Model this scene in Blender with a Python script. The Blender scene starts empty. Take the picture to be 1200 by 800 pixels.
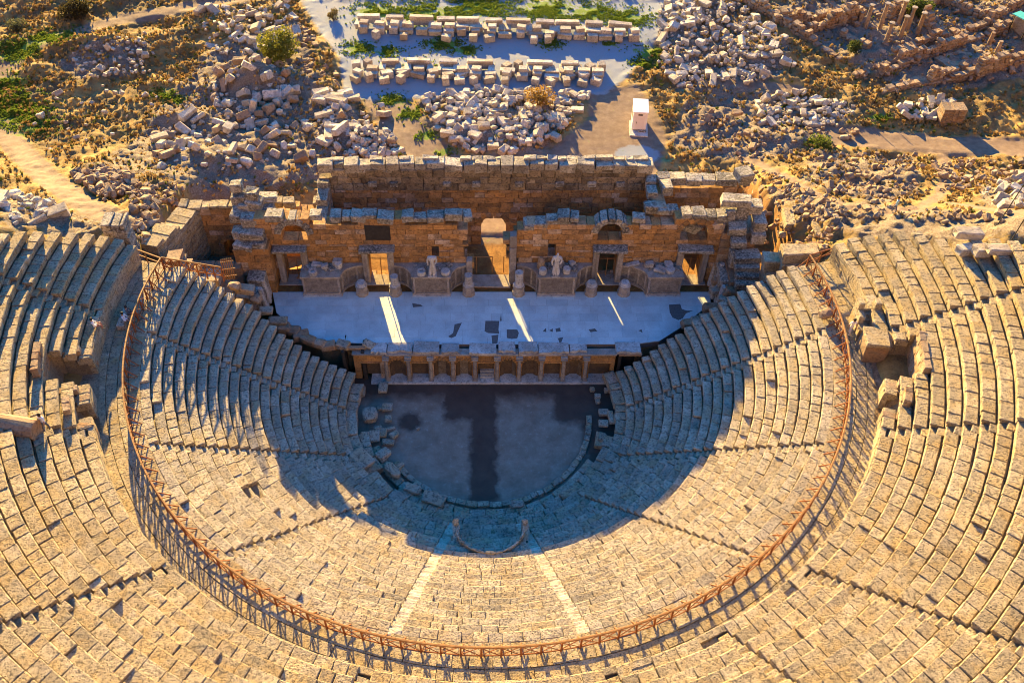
import bpy, bmesh, math, random
import numpy as np
from mathutils import Vector, Matrix, Euler
random.seed(7); np.random.seed(7)
RNG = np.random.RandomState(11)
PI = math.pi
scene = bpy.context.scene
COL = scene.collection

# ------------------------------------------------------------------ camera
CAM = np.array([-0.28, -51.423, 66.052]); PITCH = math.radians(47.413); FPX = 1100.87; PPX = 565.97
cd = bpy.data.cameras.new('camera'); cam = bpy.data.objects.new('camera', cd); COL.objects.link(cam)
cam.location = CAM; cam.rotation_euler = (PI/2 - PITCH, 0, 0)
cd.sensor_width = 36; cd.lens = FPX/1200*36; cd.shift_x = (600-PPX)/1200; cd.clip_end = 2000; cd.clip_start = 1
scene.camera = cam
_F = np.array([0, math.cos(PITCH), -math.sin(PITCH)]); _U = np.array([0, math.sin(PITCH), math.cos(PITCH)])
def ray(px, py):
    return _F + (px-PPX)/FPX*np.array([1., 0, 0]) - (py-400)/FPX*_U
def at(px, py, z):
    d = ray(px, py); t = (z-CAM[2])/d[2]; return CAM + t*d

# ------------------------------------------------------------------ noise / terrain functions
def _hash(ix, iy, s):
    n = (ix*374761393 + iy*668265263 + s*974711) & 0x7fffffff
    n = ((n ^ (n >> 13))*1274126177) & 0x7fffffff
    return ((n ^ (n >> 16)) & 0xffff)/65535.0
def vnoise(x, y, s=0):
    x = np.asarray(x, float); y = np.asarray(y, float)
    ix = np.floor(x).astype(np.int64); iy = np.floor(y).astype(np.int64); fx = x-ix; fy = y-iy
    fx = fx*fx*(3-2*fx); fy = fy*fy*(3-2*fy)
    a = _hash(ix, iy, s); b = _hash(ix+1, iy, s); c = _hash(ix, iy+1, s); d = _hash(ix+1, iy+1, s)
    return (a*(1-fx)+b*fx)*(1-fy) + (c*(1-fx)+d*fx)*fy - .5
def fbm(x, y, o=3, s=0):
    r = 0; a = 1.
    for i in range(o):
        r = r + a*vnoise(x*2**i + 17.3*i, y*2**i - 9.1*i, s+i); a *= .5
    return r
def ss(a, b, x):
    t = np.clip((np.asarray(x, float)-a)/(b-a), 0, 1); return t*t*(3-2*t)

# theatre profile
ZI, RI, NL, TL = 1.66, 12.17, 20, .725
ZD, RD = 12.45, 27.45
RISE = (ZD-ZI)/(NL)            # lower rows
RU, ZU, TU, SU, NU = 29.75, 14.25, .87, .58, 17   # upper rows
def zc(r):
    r = np.asarray(r, float)
    low = ZI + (r-RI)*RISE/TL
    return np.where(r < RI+NL*TL, low, np.where(r < RU, ZD, ZU + (r-RU)*SU/TU))
HEAPS = []   # (x, y, rx, ry, h)
def base_T(x, y):
    x = np.asarray(x, float); y = np.asarray(y, float)
    A = np.where(x < 0, ss(17, 33, -x), ss(22, 31, x))
    B = ss(41, 5, y)
    B = np.where(x > 0, ss(37, 5, y), B)
    z = 4 + 9.2*A*B
    r = np.hypot(x, y)
    z = z + .12*np.maximum(0, r-38)*ss(20, 0, y)*5
    # the pit behind the left end of the building, the cut bank on its right
    z = z - 4.5*np.exp(-(((x+22.5)/5.0)**2 + ((y-19.5)/4.0)**2))
    z = z - 2.0*np.exp(-(((x-27.8)/1.7)**2 + ((y-12.4)/1.9)**2))
    z = z - .45*np.exp(-(((x-1)/5.0)**2 + ((y-25)/4.5)**2))
    fx = ss(29.0, 27.5, np.abs(x+1.0))*ss(29.0, 20.5, y)
    z = z*(1-fx) + fx*np.minimum(z, 4.0)
    for hx, hy, rx, ry, h in HEAPS:
        z = z + h*np.exp(-(((x-hx)/rx)**2 + ((y-hy)/ry)**2))
    z = np.where((r < 45) & (y < np.interp(r, [27, 30, 33, 37, 41, 45], [9, 8.0, 6.4, 3.6, -1, -4])), np.minimum(z, zc(np.minimum(r, 44)) - 1.2), z)
    z = np.where((r < 27.5) & (y < 11.8), -1.5, z)
    return z
def ground_at(px, py, fn=None):
    fn = fn or base_T
    d = ray(px, py)
    lo = (22-CAM[2])/d[2]; hi = (2-CAM[2])/d[2]
    t = np.linspace(lo, hi, 260); P = CAM[None]+t[:, None]*d
    g = P[:, 2]-fn(P[:, 0], P[:, 1]); i = np.argmax(g <= 0)
    return P[i if g[i] <= 0 else -1]

# ------------------------------------------------------------------ mesh builder
def _tmpl():
    V = []; idx = {}
    for sx in (-1, 1):
        for sy in (-1, 1):
            for sz in (-1, 1):
                for ax in range(3):
                    idx[(sx, sy, sz, ax)] = len(V); V.append((sx, sy, sz, ax))
    F = []
    for ax in range(3):
        o = [a for a in range(3) if a != ax]
        for s in (-1, 1):
            q = []
            for (p1, p2) in ((-1, -1), (1, -1), (1, 1), (-1, 1)):
                k = [0, 0, 0]; k[ax] = s; k[o[0]] = p1; k[o[1]] = p2; q.append(idx[(*k, ax)])
            F.append(q)
    for third in range(3):
        o = [a for a in range(3) if a != third]
        for s1 in (-1, 1):
            for s2 in (-1, 1):
                q = []
                for t, ax in ((-1, o[0]), (-1, o[1]), (1, o[1]), (1, o[0])):
                    k = [0, 0, 0]; k[o[0]] = s1; k[o[1]] = s2; k[third] = t; q.append(idx[(*k, ax)])
                F.append(q)
    for sx in (-1, 1):
        for sy in (-1, 1):
            for sz in (-1, 1): F.append([idx[(sx, sy, sz, a)] for a in range(3)])
    S = np.array([v[:3] for v in V], float); A = np.array([v[3] for v in V])
    def pos(h, c):
        P = S*h
        for i in range(3):
            m = A != i
            P[m, i] -= S[m, i]*c
        return P
    P = pos(np.ones(3), .2); out = []
    for f in F:
        p = P[f]; n = np.cross(p[1]-p[0], p[2]-p[0])
        out.append(f if n@p.mean(0) > 0 else f[::-1])
    return S, A, out
_S, _A, _FC = _tmpl()
_CORN = ((_S[:, 0] > 0)*4 + (_S[:, 1] > 0)*2 + (_S[:, 2] > 0)).astype(int)
def rotz(a):
    c, s = math.cos(a), math.sin(a); return np.array([[c, -s, 0], [s, c, 0], [0, 0, 1.]])
def rot3(rx, ry, rz):
    return np.array(Euler((rx, ry, rz)).to_matrix())

class MB:
    def __init__(self): self.v = []; self.f = []; self.t = []; self.n = 0
    def raw(self, V, F, tone=.5):
        V = np.asarray(V, float); self.v.append(V)
        n = self.n; self.f += [tuple(int(i)+n for i in f) for f in F]
        self.t.append(np.full(len(V), tone)); self.n += len(V)
    def box(self, c, size, R=None, ch=.03, jit=0., tone=None):
        h = np.asarray(size, float)/2; ch = min(ch, .45*h.min())
        P = _S*h
        for i in range(3):
            m = _A != i; P[m, i] -= _S[m, i]*ch
        if jit: P = P + RNG.uniform(-jit, jit, (8, 3))[_CORN] + RNG.uniform(-jit*.3, jit*.3, (24, 3))
        if R is not None: P = P@np.asarray(R).T
        self.raw(P+np.asarray(c, float), _FC, RNG.uniform() if tone is None else tone)
    def bar(self, a, b, w, d=None, tone=None, up=(0, 0, 1)):
        a = np.asarray(a, float); b = np.asarray(b, float); z = b-a; L = np.linalg.norm(z); z = z/L
        u = np.asarray(up, float)
        if abs(z@u) > .95: u = np.array([1., 0, 0])
        x = np.cross(u, z); x /= np.linalg.norm(x); y = np.cross(z, x)
        self.box((a+b)/2, (w, d or w, L), np.c_[x, y, z], ch=w*.15, tone=tone)
    def lathe(self, c, prof, n=16, R=None, jit=0., tone=None, cap=True):
        V = []; F = []
        for (r, z) in prof:
            for k in range(n):
                t = 2*PI*k/n; V.append((r*math.cos(t), r*math.sin(t), z))
        m = len(prof)
        for i in range(m-1):
            for k in range(n):
                F.append((i*n+k, i*n+(k+1) % n, (i+1)*n+(k+1) % n, (i+1)*n+k))
        if cap:
            F.append(tuple(range(n))[::-1]); F.append(tuple(range((m-1)*n, m*n)))
        V = np.array(V)
        if jit: V = V + RNG.uniform(-jit, jit, V.shape)
        if R is not None: V = V@np.asarray(R).T
        self.raw(V+np.asarray(c, float), F, RNG.uniform() if tone is None else tone)
    def prism(self, pts, z0, z1, tone=.5, jit=0.):
        n = len(pts); A = sum(pts[i][0]*pts[(i+1) % n][1]-pts[(i+1) % n][0]*pts[i][1] for i in range(n))
        if A < 0: pts = pts[::-1]
        V = [(p[0], p[1], z0) for p in pts]+[(p[0], p[1], z1) for p in pts]
        V = np.array(V, float)
        if jit: V[:, :2] += RNG.uniform(-jit, jit, (2*n, 2))
        F = [tuple(range(n))[::-1], tuple(range(n, 2*n))]
        F += [(i, (i+1) % n, n+(i+1) % n, n+i) for i in range(n)]
        self.raw(V, F, tone)
    def mesh(self, name, off=(0, 0, 0), smooth=False):
        V = np.concatenate(self.v)-np.asarray(off, float)
        me = bpy.data.meshes.new(name); me.from_pydata(V.tolist(), [], self.f)
        at_ = me.attributes.new('tone', 'FLOAT', 'POINT'); at_.data.foreach_set('value', np.concatenate(self.t))
        if smooth: me.polygons.foreach_set('use_smooth', [True]*len(me.polygons))
        me.update(); return me
    def build(self, name, m, parent=None, off=None, smooth=False):
        if parent is not None:
            off = np.array(parent.location); q = parent.parent
            while q is not None: off = off+np.array(q.location); q = q.parent
        if parent is None and off is None: off = (0, 0, 0)
        me = self.mesh(name, off, smooth); me.materials.append(m)
        return link(name, me, parent, (0, 0, 0) if parent is not None else off)

def link(name, me, parent=None, loc=(0, 0, 0), rot=None):
    o = bpy.data.objects.new(name, me); COL.objects.link(o); o.location = loc
    if rot is not None: o.rotation_euler = rot
    if parent is not None: o.parent = parent
    return o
def tag(o, label, cat, group=None, kind=None):
    o['label'] = label; o['category'] = cat
    if group: o['group'] = group
    if kind: o['kind'] = kind
    return o
def thing(name, label, cat, loc=(0, 0, 0), group=None):
    o = bpy.data.objects.new(name, None); COL.objects.link(o); o.location = loc; o.empty_display_size = .3
    return tag(o, label, cat, group)
def struct(o): o['kind'] = 'structure'; return o

# ------------------------------------------------------------------ materials
class NT:
    def __init__(self, name):
        self.m = bpy.data.materials.new(name); self.m.use_nodes = True; self.t = self.m.node_tree
        self.b = self.t.nodes['Principled BSDF']; self.b.inputs['Specular IOR Level'].default_value = .25
        self.tc = self.n('ShaderNodeTexCoord')
    def n(self, ty, **kw):
        x = self.t.nodes.new(ty)
        for k, v in kw.items(): setattr(x, k, v)
        return x
    def l(self, a, b): self.t.links.new(a, b)
    def noise(self, scale, detail=4, rough=.6, vec=None, dist=0.):
        x = self.n('ShaderNodeTexNoise'); x.inputs['Scale'].default_value = scale; x.inputs['Detail'].default_value = detail
        x.inputs['Roughness'].default_value = rough; x.inputs['Distortion'].default_value = dist
        self.l(vec or self.tc.outputs['Object'], x.inputs['Vector']); return x.outputs['Fac']
    def voro(self, scale, feature='F1', vec=None, out='Distance'):
        x = self.n('ShaderNodeTexVoronoi', feature=feature); x.inputs['Scale'].default_value = scale
        self.l(vec or self.tc.outputs['Object'], x.inputs['Vector']); return x.outputs[out]
    def math(self, op, a, b=None, clamp=False):
        x = self.n('ShaderNodeMath', operation=op, use_clamp=clamp)
        for i, v in enumerate((a, b)):
            if v is None: continue
            if isinstance(v, (int, float)): x.inputs[i].default_value = v
            else: self.l(v, x.inputs[i])
        return x.outputs[0]
    def rng(self, v, a, b, c=0., d=1.):
        x = self.n('ShaderNodeMapRange'); x.inputs[1].default_value = a; x.inputs[2].default_value = b
        x.inputs[3].default_value = c; x.inputs[4].default_value = d; self.l(v, x.inputs[0]); return x.outputs[0]
    def mix(self, f, a, b, mode='MIX'):
        x = self.n('ShaderNodeMix', data_type='RGBA', blend_type=mode)
        if isinstance(f, (int, float)): x.inputs[0].default_value = f
        else: self.l(f, x.inputs[0])
        for i, v in ((6, a), (7, b)):
            if isinstance(v, tuple): x.inputs[i].default_value = (*v, 1) if len(v) == 3 else v
            else: self.l(v, x.inputs[i])
        return x.outputs[2]
    def attr(self, name, out='Fac'):
        x = self.n('ShaderNodeAttribute', attribute_name=name); return x.outputs[out]
    def bump(self, h, dist, strength=1., prev=None):
        x = self.n('ShaderNodeBump'); x.inputs['Distance'].default_value = dist; x.inputs['Strength'].default_value = strength
        self.l(h, x.inputs['Height'])
        if prev is not None: self.l(prev, x.inputs['Normal'])
        return x.outputs[0]
    def done(self, col, rough=.9, nrm=None):
        if isinstance(col, tuple): self.b.inputs['Base Color'].default_value = (*col, 1)
        else: self.l(col, self.b.inputs['Base Color'])
        if isinstance(rough, (int, float)): self.b.inputs['Roughness'].default_value = rough
        else: self.l(rough, self.b.inputs['Roughness'])
        if nrm is not None: self.l(nrm, self.b.inputs['Normal'])
        return self.m

def stone(name, a, b, pit=(.06, .05, .045), pitamt=.35, stain=None, stainamt=.4, sc=1., bd=.06, lichen_sun=None, rough=.9):
    k = NT(name)
    oi = k.n('ShaderNodeObjectInfo').outputs['Random']
    vec = k.n('ShaderNodeVectorMath', operation='ADD'); k.l(k.tc.outputs['Object'], vec.inputs[0])
    cm = k.n('ShaderNodeCombineXYZ'); k.l(k.math('MULTIPLY', oi, 37.), cm.inputs[0]); k.l(k.math('MULTIPLY', k.attr('tone'), 53.), cm.inputs[1])
    k.l(cm.outputs[0], vec.inputs[1]); v = vec.outputs[0]
    tone = k.math('FRACT', k.math('ADD', k.attr('tone'), oi))
    n1 = k.noise(1.1*sc, 5, .62, v); n2 = k.noise(5*sc, 6, .72, v); n3 = k.noise(13*sc, 4, .7, v)
    c = k.mix(tone, a, b)
    t2 = k.math('FRACT', k.math('MULTIPLY', tone, 7.31))
    c = k.mix(k.math('MULTIPLY', k.rng(t2, .72, 1.), .55), c, (.58, .49, .36) if a[0] < .6 else (.75, .70, .63))
    c = k.mix(k.math('MULTIPLY', k.rng(t2, .30, 0.), .6), c, tuple(x*.42 for x in a))
    c = k.mix(k.rng(n1, .38, .66), c, k.mix(.6, c, tuple(x*.45 for x in a)))
    if stain:
        wn = k.noise(.16, 5, .65, None, .4); c = k.mix(k.math('MULTIPLY', k.rng(wn, .52, .66), .45), c, tuple(x*.42 for x in a)); c = k.mix(k.math('MULTIPLY', k.rng(wn, .44, .32), .35), c, stain)
    if stain: c = k.mix(k.math('MULTIPLY', k.rng(k.noise(.55*sc, 4, .6, v, .5), .48, .64), stainamt), c, stain)
    if lichen_sun: c = k.mix(k.math('MULTIPLY', k.rng(n2, .53, .62), .75), c, lichen_sun)
    pv = k.voro(5*sc, vec=v); pm = k.math('MULTIPLY', k.rng(pv, .26, .10), k.rng(n2, .44, .56))
    c = k.mix(k.math('MULTIPLY', k.rng(n2, .50, .37), .8*min(1, pitamt+.3)), c, pit)
    c = k.mix(k.math('MULTIPLY', pm, min(1., pitamt*1.25)), c, pit)
    c = k.mix(k.math('MULTIPLY', k.rng(n3, .53, .68), .35), c, pit)
    h = k.math('ADD', k.math('MULTIPLY', n2, 1.1), k.math('MULTIPLY', n3, .4))
    h = k.math('SUBTRACT', h, k.math('MULTIPLY', pm, .7))
    return k.done(c, rough, k.bump(h, bd, 1.))
def plain(name, a, b=None, sc=4., rough=.7, bd=.01):
    k = NT(name); n = k.noise(sc, 5, .6)
    c = k.mix(k.rng(n, .35, .7), a, b or tuple(x*.7 for x in a))
    return k.done(c, rough, k.bump(n, bd))

M = {}
M['seat'] = stone('seat_stone', (.56, .485, .37), (.40, .35, .28), pitamt=.75, stain=(.44, .31, .14), stainamt=.45, bd=.13)
M['seat2'] = stone('seat_stone_weathered', (.56, .46, .31), (.41, .335, .235), pitamt=.9, stain=(.46, .31, .12), stainamt=.55, bd=.17)
M['cap'] = stone('pale_cap_stone', (.66, .58, .46), (.44, .37, .29), pit=(.04, .035, .03), pitamt=.85, stain=(.12, .10, .08), stainamt=.5, bd=.13)
M['step'] = stone('worn_step_stone', (.74, .66, .52), (.62, .54, .42), pitamt=.4, stain=(.42, .32, .18), stainamt=.3, bd=.05)
M['marble'] = stone('pale_marble', (.62, .60, .57), (.46, .44, .42), pitamt=.35, stain=(.30, .26, .22), stainamt=.5, bd=.04)
M['blocks'] = stone('field_block_stone', (.70, .63, .52), (.44, .37, .29), pitamt=.45, stain=(.36, .24, .13), stainamt=.5, bd=.06)
M['brownblock'] = stone('brown_block_stone', (.44, .32, .21), (.30, .21, .14), pitamt=.5, stain=(.34, .17, .07), stainamt=.6, bd=.07)
M['orange'] = stone('rust_stained_ashlar', (.64, .32, .10), (.48, .27, .12), pit=(.05, .035, .025), pitamt=.5, stain=(.17, .11, .06), stainamt=.65, bd=.05)
M['greycap'] = stone('weathered_grey_stone', (.54, .48, .39), (.33, .29, .235), pit=(.035, .03, .025), pitamt=.8, stain=(.10, .09, .08), stainamt=.7, bd=.14, lichen_sun=(.60, .55, .47))  # mottled blotches, paled to carry sunlight on the front wall caps
M['carved'] = stone('carved_marble', (.48, .42, .36), (.40, .35, .30), pitamt=.3, stain=(.26, .20, .16), stainamt=.6, sc=2., bd=.05)
M['relief'] = stone('relief_marble', (.42, .36, .30), (.36, .31, .26), pitamt=.5, stain=(.2, .16, .13), stainamt=.7, sc=3., bd=.12)
M['bank'] = stone('rubble_bank', (.36, .27, .17), (.30, .22, .14), pit=(.09, .06, .04), pitamt=.5, stain=(.36, .26, .13), stainamt=.7, sc=1.5, bd=.15)
M['mortar'] = stone('rubble_mortar', (.30, .19, .10), (.24, .15, .08), pitamt=.6, stain=(.12, .09, .06), stainamt=.6, sc=1.6, bd=.14)
M['statue'] = stone('statue_marble', (.74, .70, .64), (.66, .62, .56), pitamt=.2, stain=(.40, .34, .28), stainamt=.3, sc=2., bd=.03)
M['rust'] = plain('rusted_railing', (.27, .088, .025), (.14, .05, .02), 3., .75)
M['rail'] = plain('pale_handrail', (.34, .17, .06), (.20, .095, .035), 3., .65)
M['upper'] = stone('upper_course_stone', (.46, .34, .21), (.30, .22, .14), pit=(.035, .03, .025), pitamt=.7, stain=(.10, .08, .06), stainamt=.7, bd=.09)
M['dark'] = plain('recess_shade_and_dark_parts', (.05, .042, .036), (.03, .026, .022), 3., .95)  # near black: painted shade in recesses, own colour on poles and fittings
M['patch'] = plain('dark_mortar_patch', (.13, .125, .125), (.09, .085, .085), 5., .9)

def stage_mat():
    k = NT('stage_paving'); tone = k.attr('tone'); n1 = k.noise(.5, 5, .6); n2 = k.noise(9, 5, .65)
    c = k.mix(tone, (.55, .64, .65), (.43, .51, .53))
    c = k.mix(k.math('MULTIPLY', k.rng(n1, .42, .7), .55), c, (.30, .31, .32))
    c = k.mix(k.math('MULTIPLY', k.rng(n2, .52, .7), .35), c, (.22, .22, .22))
    return k.done(c, .55, k.bump(n2, .012))
M['stage'] = stage_mat()

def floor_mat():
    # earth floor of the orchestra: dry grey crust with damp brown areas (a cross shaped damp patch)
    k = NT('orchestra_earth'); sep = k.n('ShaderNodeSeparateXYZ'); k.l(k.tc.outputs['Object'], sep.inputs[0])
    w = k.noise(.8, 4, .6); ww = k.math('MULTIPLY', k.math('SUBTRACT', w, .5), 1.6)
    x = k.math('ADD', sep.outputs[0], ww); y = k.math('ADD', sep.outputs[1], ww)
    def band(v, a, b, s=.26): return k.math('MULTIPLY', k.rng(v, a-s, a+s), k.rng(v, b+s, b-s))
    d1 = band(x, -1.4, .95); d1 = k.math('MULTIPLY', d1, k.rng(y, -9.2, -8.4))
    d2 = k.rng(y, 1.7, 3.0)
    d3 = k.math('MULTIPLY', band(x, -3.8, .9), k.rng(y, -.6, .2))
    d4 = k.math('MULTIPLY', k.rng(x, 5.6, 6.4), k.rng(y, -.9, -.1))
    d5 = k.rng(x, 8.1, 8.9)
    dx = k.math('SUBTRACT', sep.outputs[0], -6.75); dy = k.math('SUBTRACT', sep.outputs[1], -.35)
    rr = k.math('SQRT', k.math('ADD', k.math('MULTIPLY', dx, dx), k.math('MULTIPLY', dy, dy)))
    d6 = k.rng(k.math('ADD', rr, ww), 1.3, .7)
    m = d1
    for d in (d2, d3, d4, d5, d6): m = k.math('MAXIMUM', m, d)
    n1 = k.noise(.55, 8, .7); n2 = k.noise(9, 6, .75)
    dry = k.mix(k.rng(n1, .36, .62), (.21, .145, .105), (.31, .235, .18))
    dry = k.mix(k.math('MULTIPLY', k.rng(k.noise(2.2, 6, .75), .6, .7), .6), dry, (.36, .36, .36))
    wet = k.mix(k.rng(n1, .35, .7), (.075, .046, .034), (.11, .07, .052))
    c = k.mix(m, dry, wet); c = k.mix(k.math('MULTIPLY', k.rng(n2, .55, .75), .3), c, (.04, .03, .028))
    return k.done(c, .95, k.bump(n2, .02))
M['earth'] = floor_mat()

def ground_mat():
    k = NT('dry_ground')
    g = k.attr('gravel'); d = k.attr('dirt'); gr = k.attr('green'); rk = k.attr('rock'); og = k.attr('clay')
    n0 = k.noise(.22, 5, .6, None, .4); n1 = k.noise(1.3, 6, .68); n2 = k.noise(7, 6, .72); n3 = k.noise(28, 3, .7)
    gold = k.mix(k.rng(n1, .36, .66), (.28, .18, .06), (.50, .325, .115))
    gold = k.mix(k.rng(n0, .40, .62), gold, k.mix(k.rng(n2, .4, .62), (.085, .062, .03), (.27, .175, .075)))
    gold = k.mix(k.math('MULTIPLY', k.rng(n2, .56, .72), .7), gold, (.06, .042, .022))
    grn = k.mix(k.rng(n2, .38, .62), (.055, .075, .012), (.16, .17, .03))
    gold = k.mix(k.math('MULTIPLY', k.rng(k.noise(.45, 5, .65), .56, .66), .45), gold, grn)
    rock = k.mix(k.rng(n2, .38, .64), (.12, .085, .055), (.36, .29, .22))
    c = k.mix(k.rng(k.math('ADD', rk, k.math('MULTIPLY', k.math('SUBTRACT', n1, .5), .9)), .42, .6), gold, rock)
    clay = k.mix(k.rng(n1, .35, .65), (.22, .10, .03), (.40, .20, .06)); clay = k.mix(k.math('MULTIPLY', k.rng(n2, .5, .66), .7), clay, (.10, .06, .03))
    c = k.mix(k.rng(og, .3, .7), c, clay)
    dirt = k.mix(k.rng(n1, .35, .68), (.155, .105, .075), (.25, .18, .13)); dirt = k.mix(k.math('MULTIPLY', k.rng(n3, .54, .7), .45), dirt, (.17, .11, .06))
    dirt = k.mix(k.math('MULTIPLY', k.rng(n2, .52, .68), .5), dirt, (.13, .085, .055)); c = k.mix(k.rng(k.math('ADD', d, k.math('MULTIPLY', k.math('SUBTRACT', n1, .5), .7)), .38, .62), c, dirt)
    gv = k.mix(k.rng(n3, .35, .68), (.16, .20, .255), (.28, .32, .37)); gv = k.mix(k.rng(n0, .35, .65), gv, k.mix(.3, gv, (.34, .28, .22)))
    c = k.mix(k.rng(k.math('ADD', g, k.math('MULTIPLY', k.math('SUBTRACT', n1, .5), .6)), .4, .6), c, gv)
    gg = k.mix(k.rng(n2, .36, .64), (.05, .13, .010), (.19, .26, .03))
    c = k.mix(k.rng(k.math('ADD', gr, k.math('ADD', k.math('MULTIPLY', k.math('SUBTRACT', n1, .5), 2.4), k.math('MULTIPLY', k.math('SUBTRACT', n2, .5), 1.6))), .38, .62), c, gg)
    h = k.math('ADD', k.math('MULTIPLY', n2, .8), k.math('MULTIPLY', n3, .25))
    amp = k.math('SUBTRACT', 1., k.math('MULTIPLY', k.math('MAXIMUM', g, d), .75), True)
    return k.done(c, .95, k.bump(k.math('MULTIPLY', h, amp), .22, .9))
M['ground'] = ground_mat()
def leaf_mat(name, a, b):
    k = NT(name); c = k.mix(k.attr('tone'), a, b); k.done(c, .7); tr = k.n('ShaderNodeBsdfTranslucent'); k.l(c, tr.inputs[0]); mx = k.n('ShaderNodeMixShader'); mx.inputs[0].default_value = .4
    k.l(k.b.outputs[0], mx.inputs[1]); k.l(tr.outputs[0], mx.inputs[2]); k.l(mx.outputs[0], k.t.nodes['Material Output'].inputs[0]); return k.m

# ------------------------------------------------------------------ terrain heaps (mounds of stones, spoil)
def heap(px, py, rx, ry, h):
    p = ground_at(px, py); HEAPS.append((p[0], p[1], rx, ry, h))
heap(300, 100, 3.6, 2.6, 2.2); heap(285, 35, 5, 3, .6); heap(215, 140, 5, 1.7, .9); heap(105, 55, 6, 2.2, 1.0)
heap(110, 200, 2.0, 1.4, 1.0); heap(150, 215, 2.6, 1.3, .9); heap(985, 205, 4, 2.6, .9); heap(930, 165, 4, 2, .7)
heap(800, 30, 4, 4, .5); heap(890, 60, 4, 3, .5); heap(585, 140, 6.5, 4, .45); heap(1060, 205, 3, 2, .6); heap(250, 185, 3.5, 1.5, .8)
heap(420, 165, 3.5, 2, .7); heap(380, 130, 3, 2.2, .5)

def seg_d(x, y, P):
    d = np.full(np.shape(x), 1e9)
    for (a, b) in zip(P[:-1], P[1:]):
        a = np.array(a[:2]); b = np.array(b[:2]); ab = b-a; L = ab@ab
        t = np.clip(((x-a[0])*ab[0]+(y-a[1])*ab[1])/L, 0, 1)
        d = np.minimum(d, np.hypot(x-a[0]-t*ab[0], y-a[1]-t*ab[1]))
    return d
def in_poly(x, y, P):
    r = np.zeros(np.shape(x), bool); n = len(P)
    for i in range(n):
        x1, y1 = P[i][:2]; x2, y2 = P[(i+1) % n][:2]
        c = ((y1 > y) != (y2 > y)) & (x < (x2-x1)*(y-y1)/((y2-y1) if y2 != y1 else 1e-9)+x1); r ^= c
    return r
def soft_poly(x, y, P, w):
    d = seg_d(x, y, list(P)+[P[0]]); i = in_poly(x, y, P); return np.clip(.5+np.where(i, d, -d)/w, 0, 1)
def G(*pts): return [ground_at(*p) for p in pts]
def path_mask(x, y, P, w, s=.8): return np.clip((w/2+s-seg_d(x, y, P))/(2*s), 0, 1)

GRAVEL = [soft for soft in [G((352, 0), (376, 40), (398, 70), (404, 118), (560, 112), (708, 112), (735, 92), (770, 45), (792, 0))]][0]
PLAZA = G((425, 108), (452, 140), (490, 175))+[np.array([-9., 19, 4]), np.array([15., 19, 4])]+G((775, 190), (782, 160), (748, 100), (690, 108), (690, 140), (640, 178), (540, 184), (490, 140), (480, 112))
PATHS = [(G((-30, 120), (0, 150), (35, 188), (65, 215), (105, 242), (150, 262), (190, 262)), 2.7),
         (G((0, 88), (25, 62), (70, 42), (130, 26), (190, 14), (250, 4), (300, -4)), 2.6),
         (G((840, 92), (880, 98), (935, 106)), 1.6),
         (G((970, 158), (1040, 164), (1100, 170), (1160, 172), (1240, 176)), 4.2),
         (G((1105, 178), (1112, 205), (1100, 228), (1078, 245), (1040, 250), (985, 240), (935, 218), (890, 192), (870, 186)), 1.1),
         (G((1100, 235), (1150, 243), (1200, 250)), 1.6), (G((440, 118), (470, 160), (500, 185)), 3.0)]
GREENS = G((440, 15), (500, 18), (560, 10), (640, 12), (690, 16), (735, 22), (455, 62), (520, 52), (545, 60), (490, 80), (460, 118), (480, 135), (500, 160), (762, 62), (754, 75), (10, 120), (25, 132), (60, 45),
           (20, 60), (190, 112), (205, 118), (645, 52), (715, 52), (420, 58), (40, 150), (960, 172), (1075, 130), (1030, 140), (930, 120), (520, 178), (10, 100))
GRR = [3, 4, 4, 4, 3, 3, 1.5, 2.2, 1.5, 2, 1.5, 1.5, 1, 2, 1.5, 3, 3, 3, 3, 1.4, 1.2, 1.4, 1.2, 2, 2.5, 1.3, 1.2, 1.2, 1.2, 1, 2.5]
ROCKS = [G((60, 75), (110, 45), (180, 50), (170, 85), (90, 95)), G((190, 120), (240, 60), (350, 20), (380, 100), (470, 165), (470, 195), (330, 220), (200, 220), (90, 205)),
         G((770, 0), (870, 0), (930, 60), (920, 90), (860, 120), (790, 110), (760, 60)), G((800, 120), (900, 100), (1010, 130), (980, 160), (900, 190), (830, 190), (780, 170)),
         G((950, 180), (1080, 180), (1080, 225), (1040, 245), (930, 215)), G((480, 100), (695, 100), (640, 185), (540, 182), (490, 140)), G((1140, 215), (1240, 205), (1240, 245), (1150, 240)),
         G((0, 222), (70, 235), (90, 262), (0, 275)), G((880, 238), (1000, 236), (1210, 246), (1210, 285), (1000, 275), (940, 275)), G((60, 240), (150, 255), (140, 275), (40, 275)), G((900, 0), (1210, 0), (1210, 95), (1080, 115), (960, 60))]
CLAY = [G((850, 205), (876, 208), (915, 250), (930, 300), (880, 290), (868, 250))]

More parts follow.
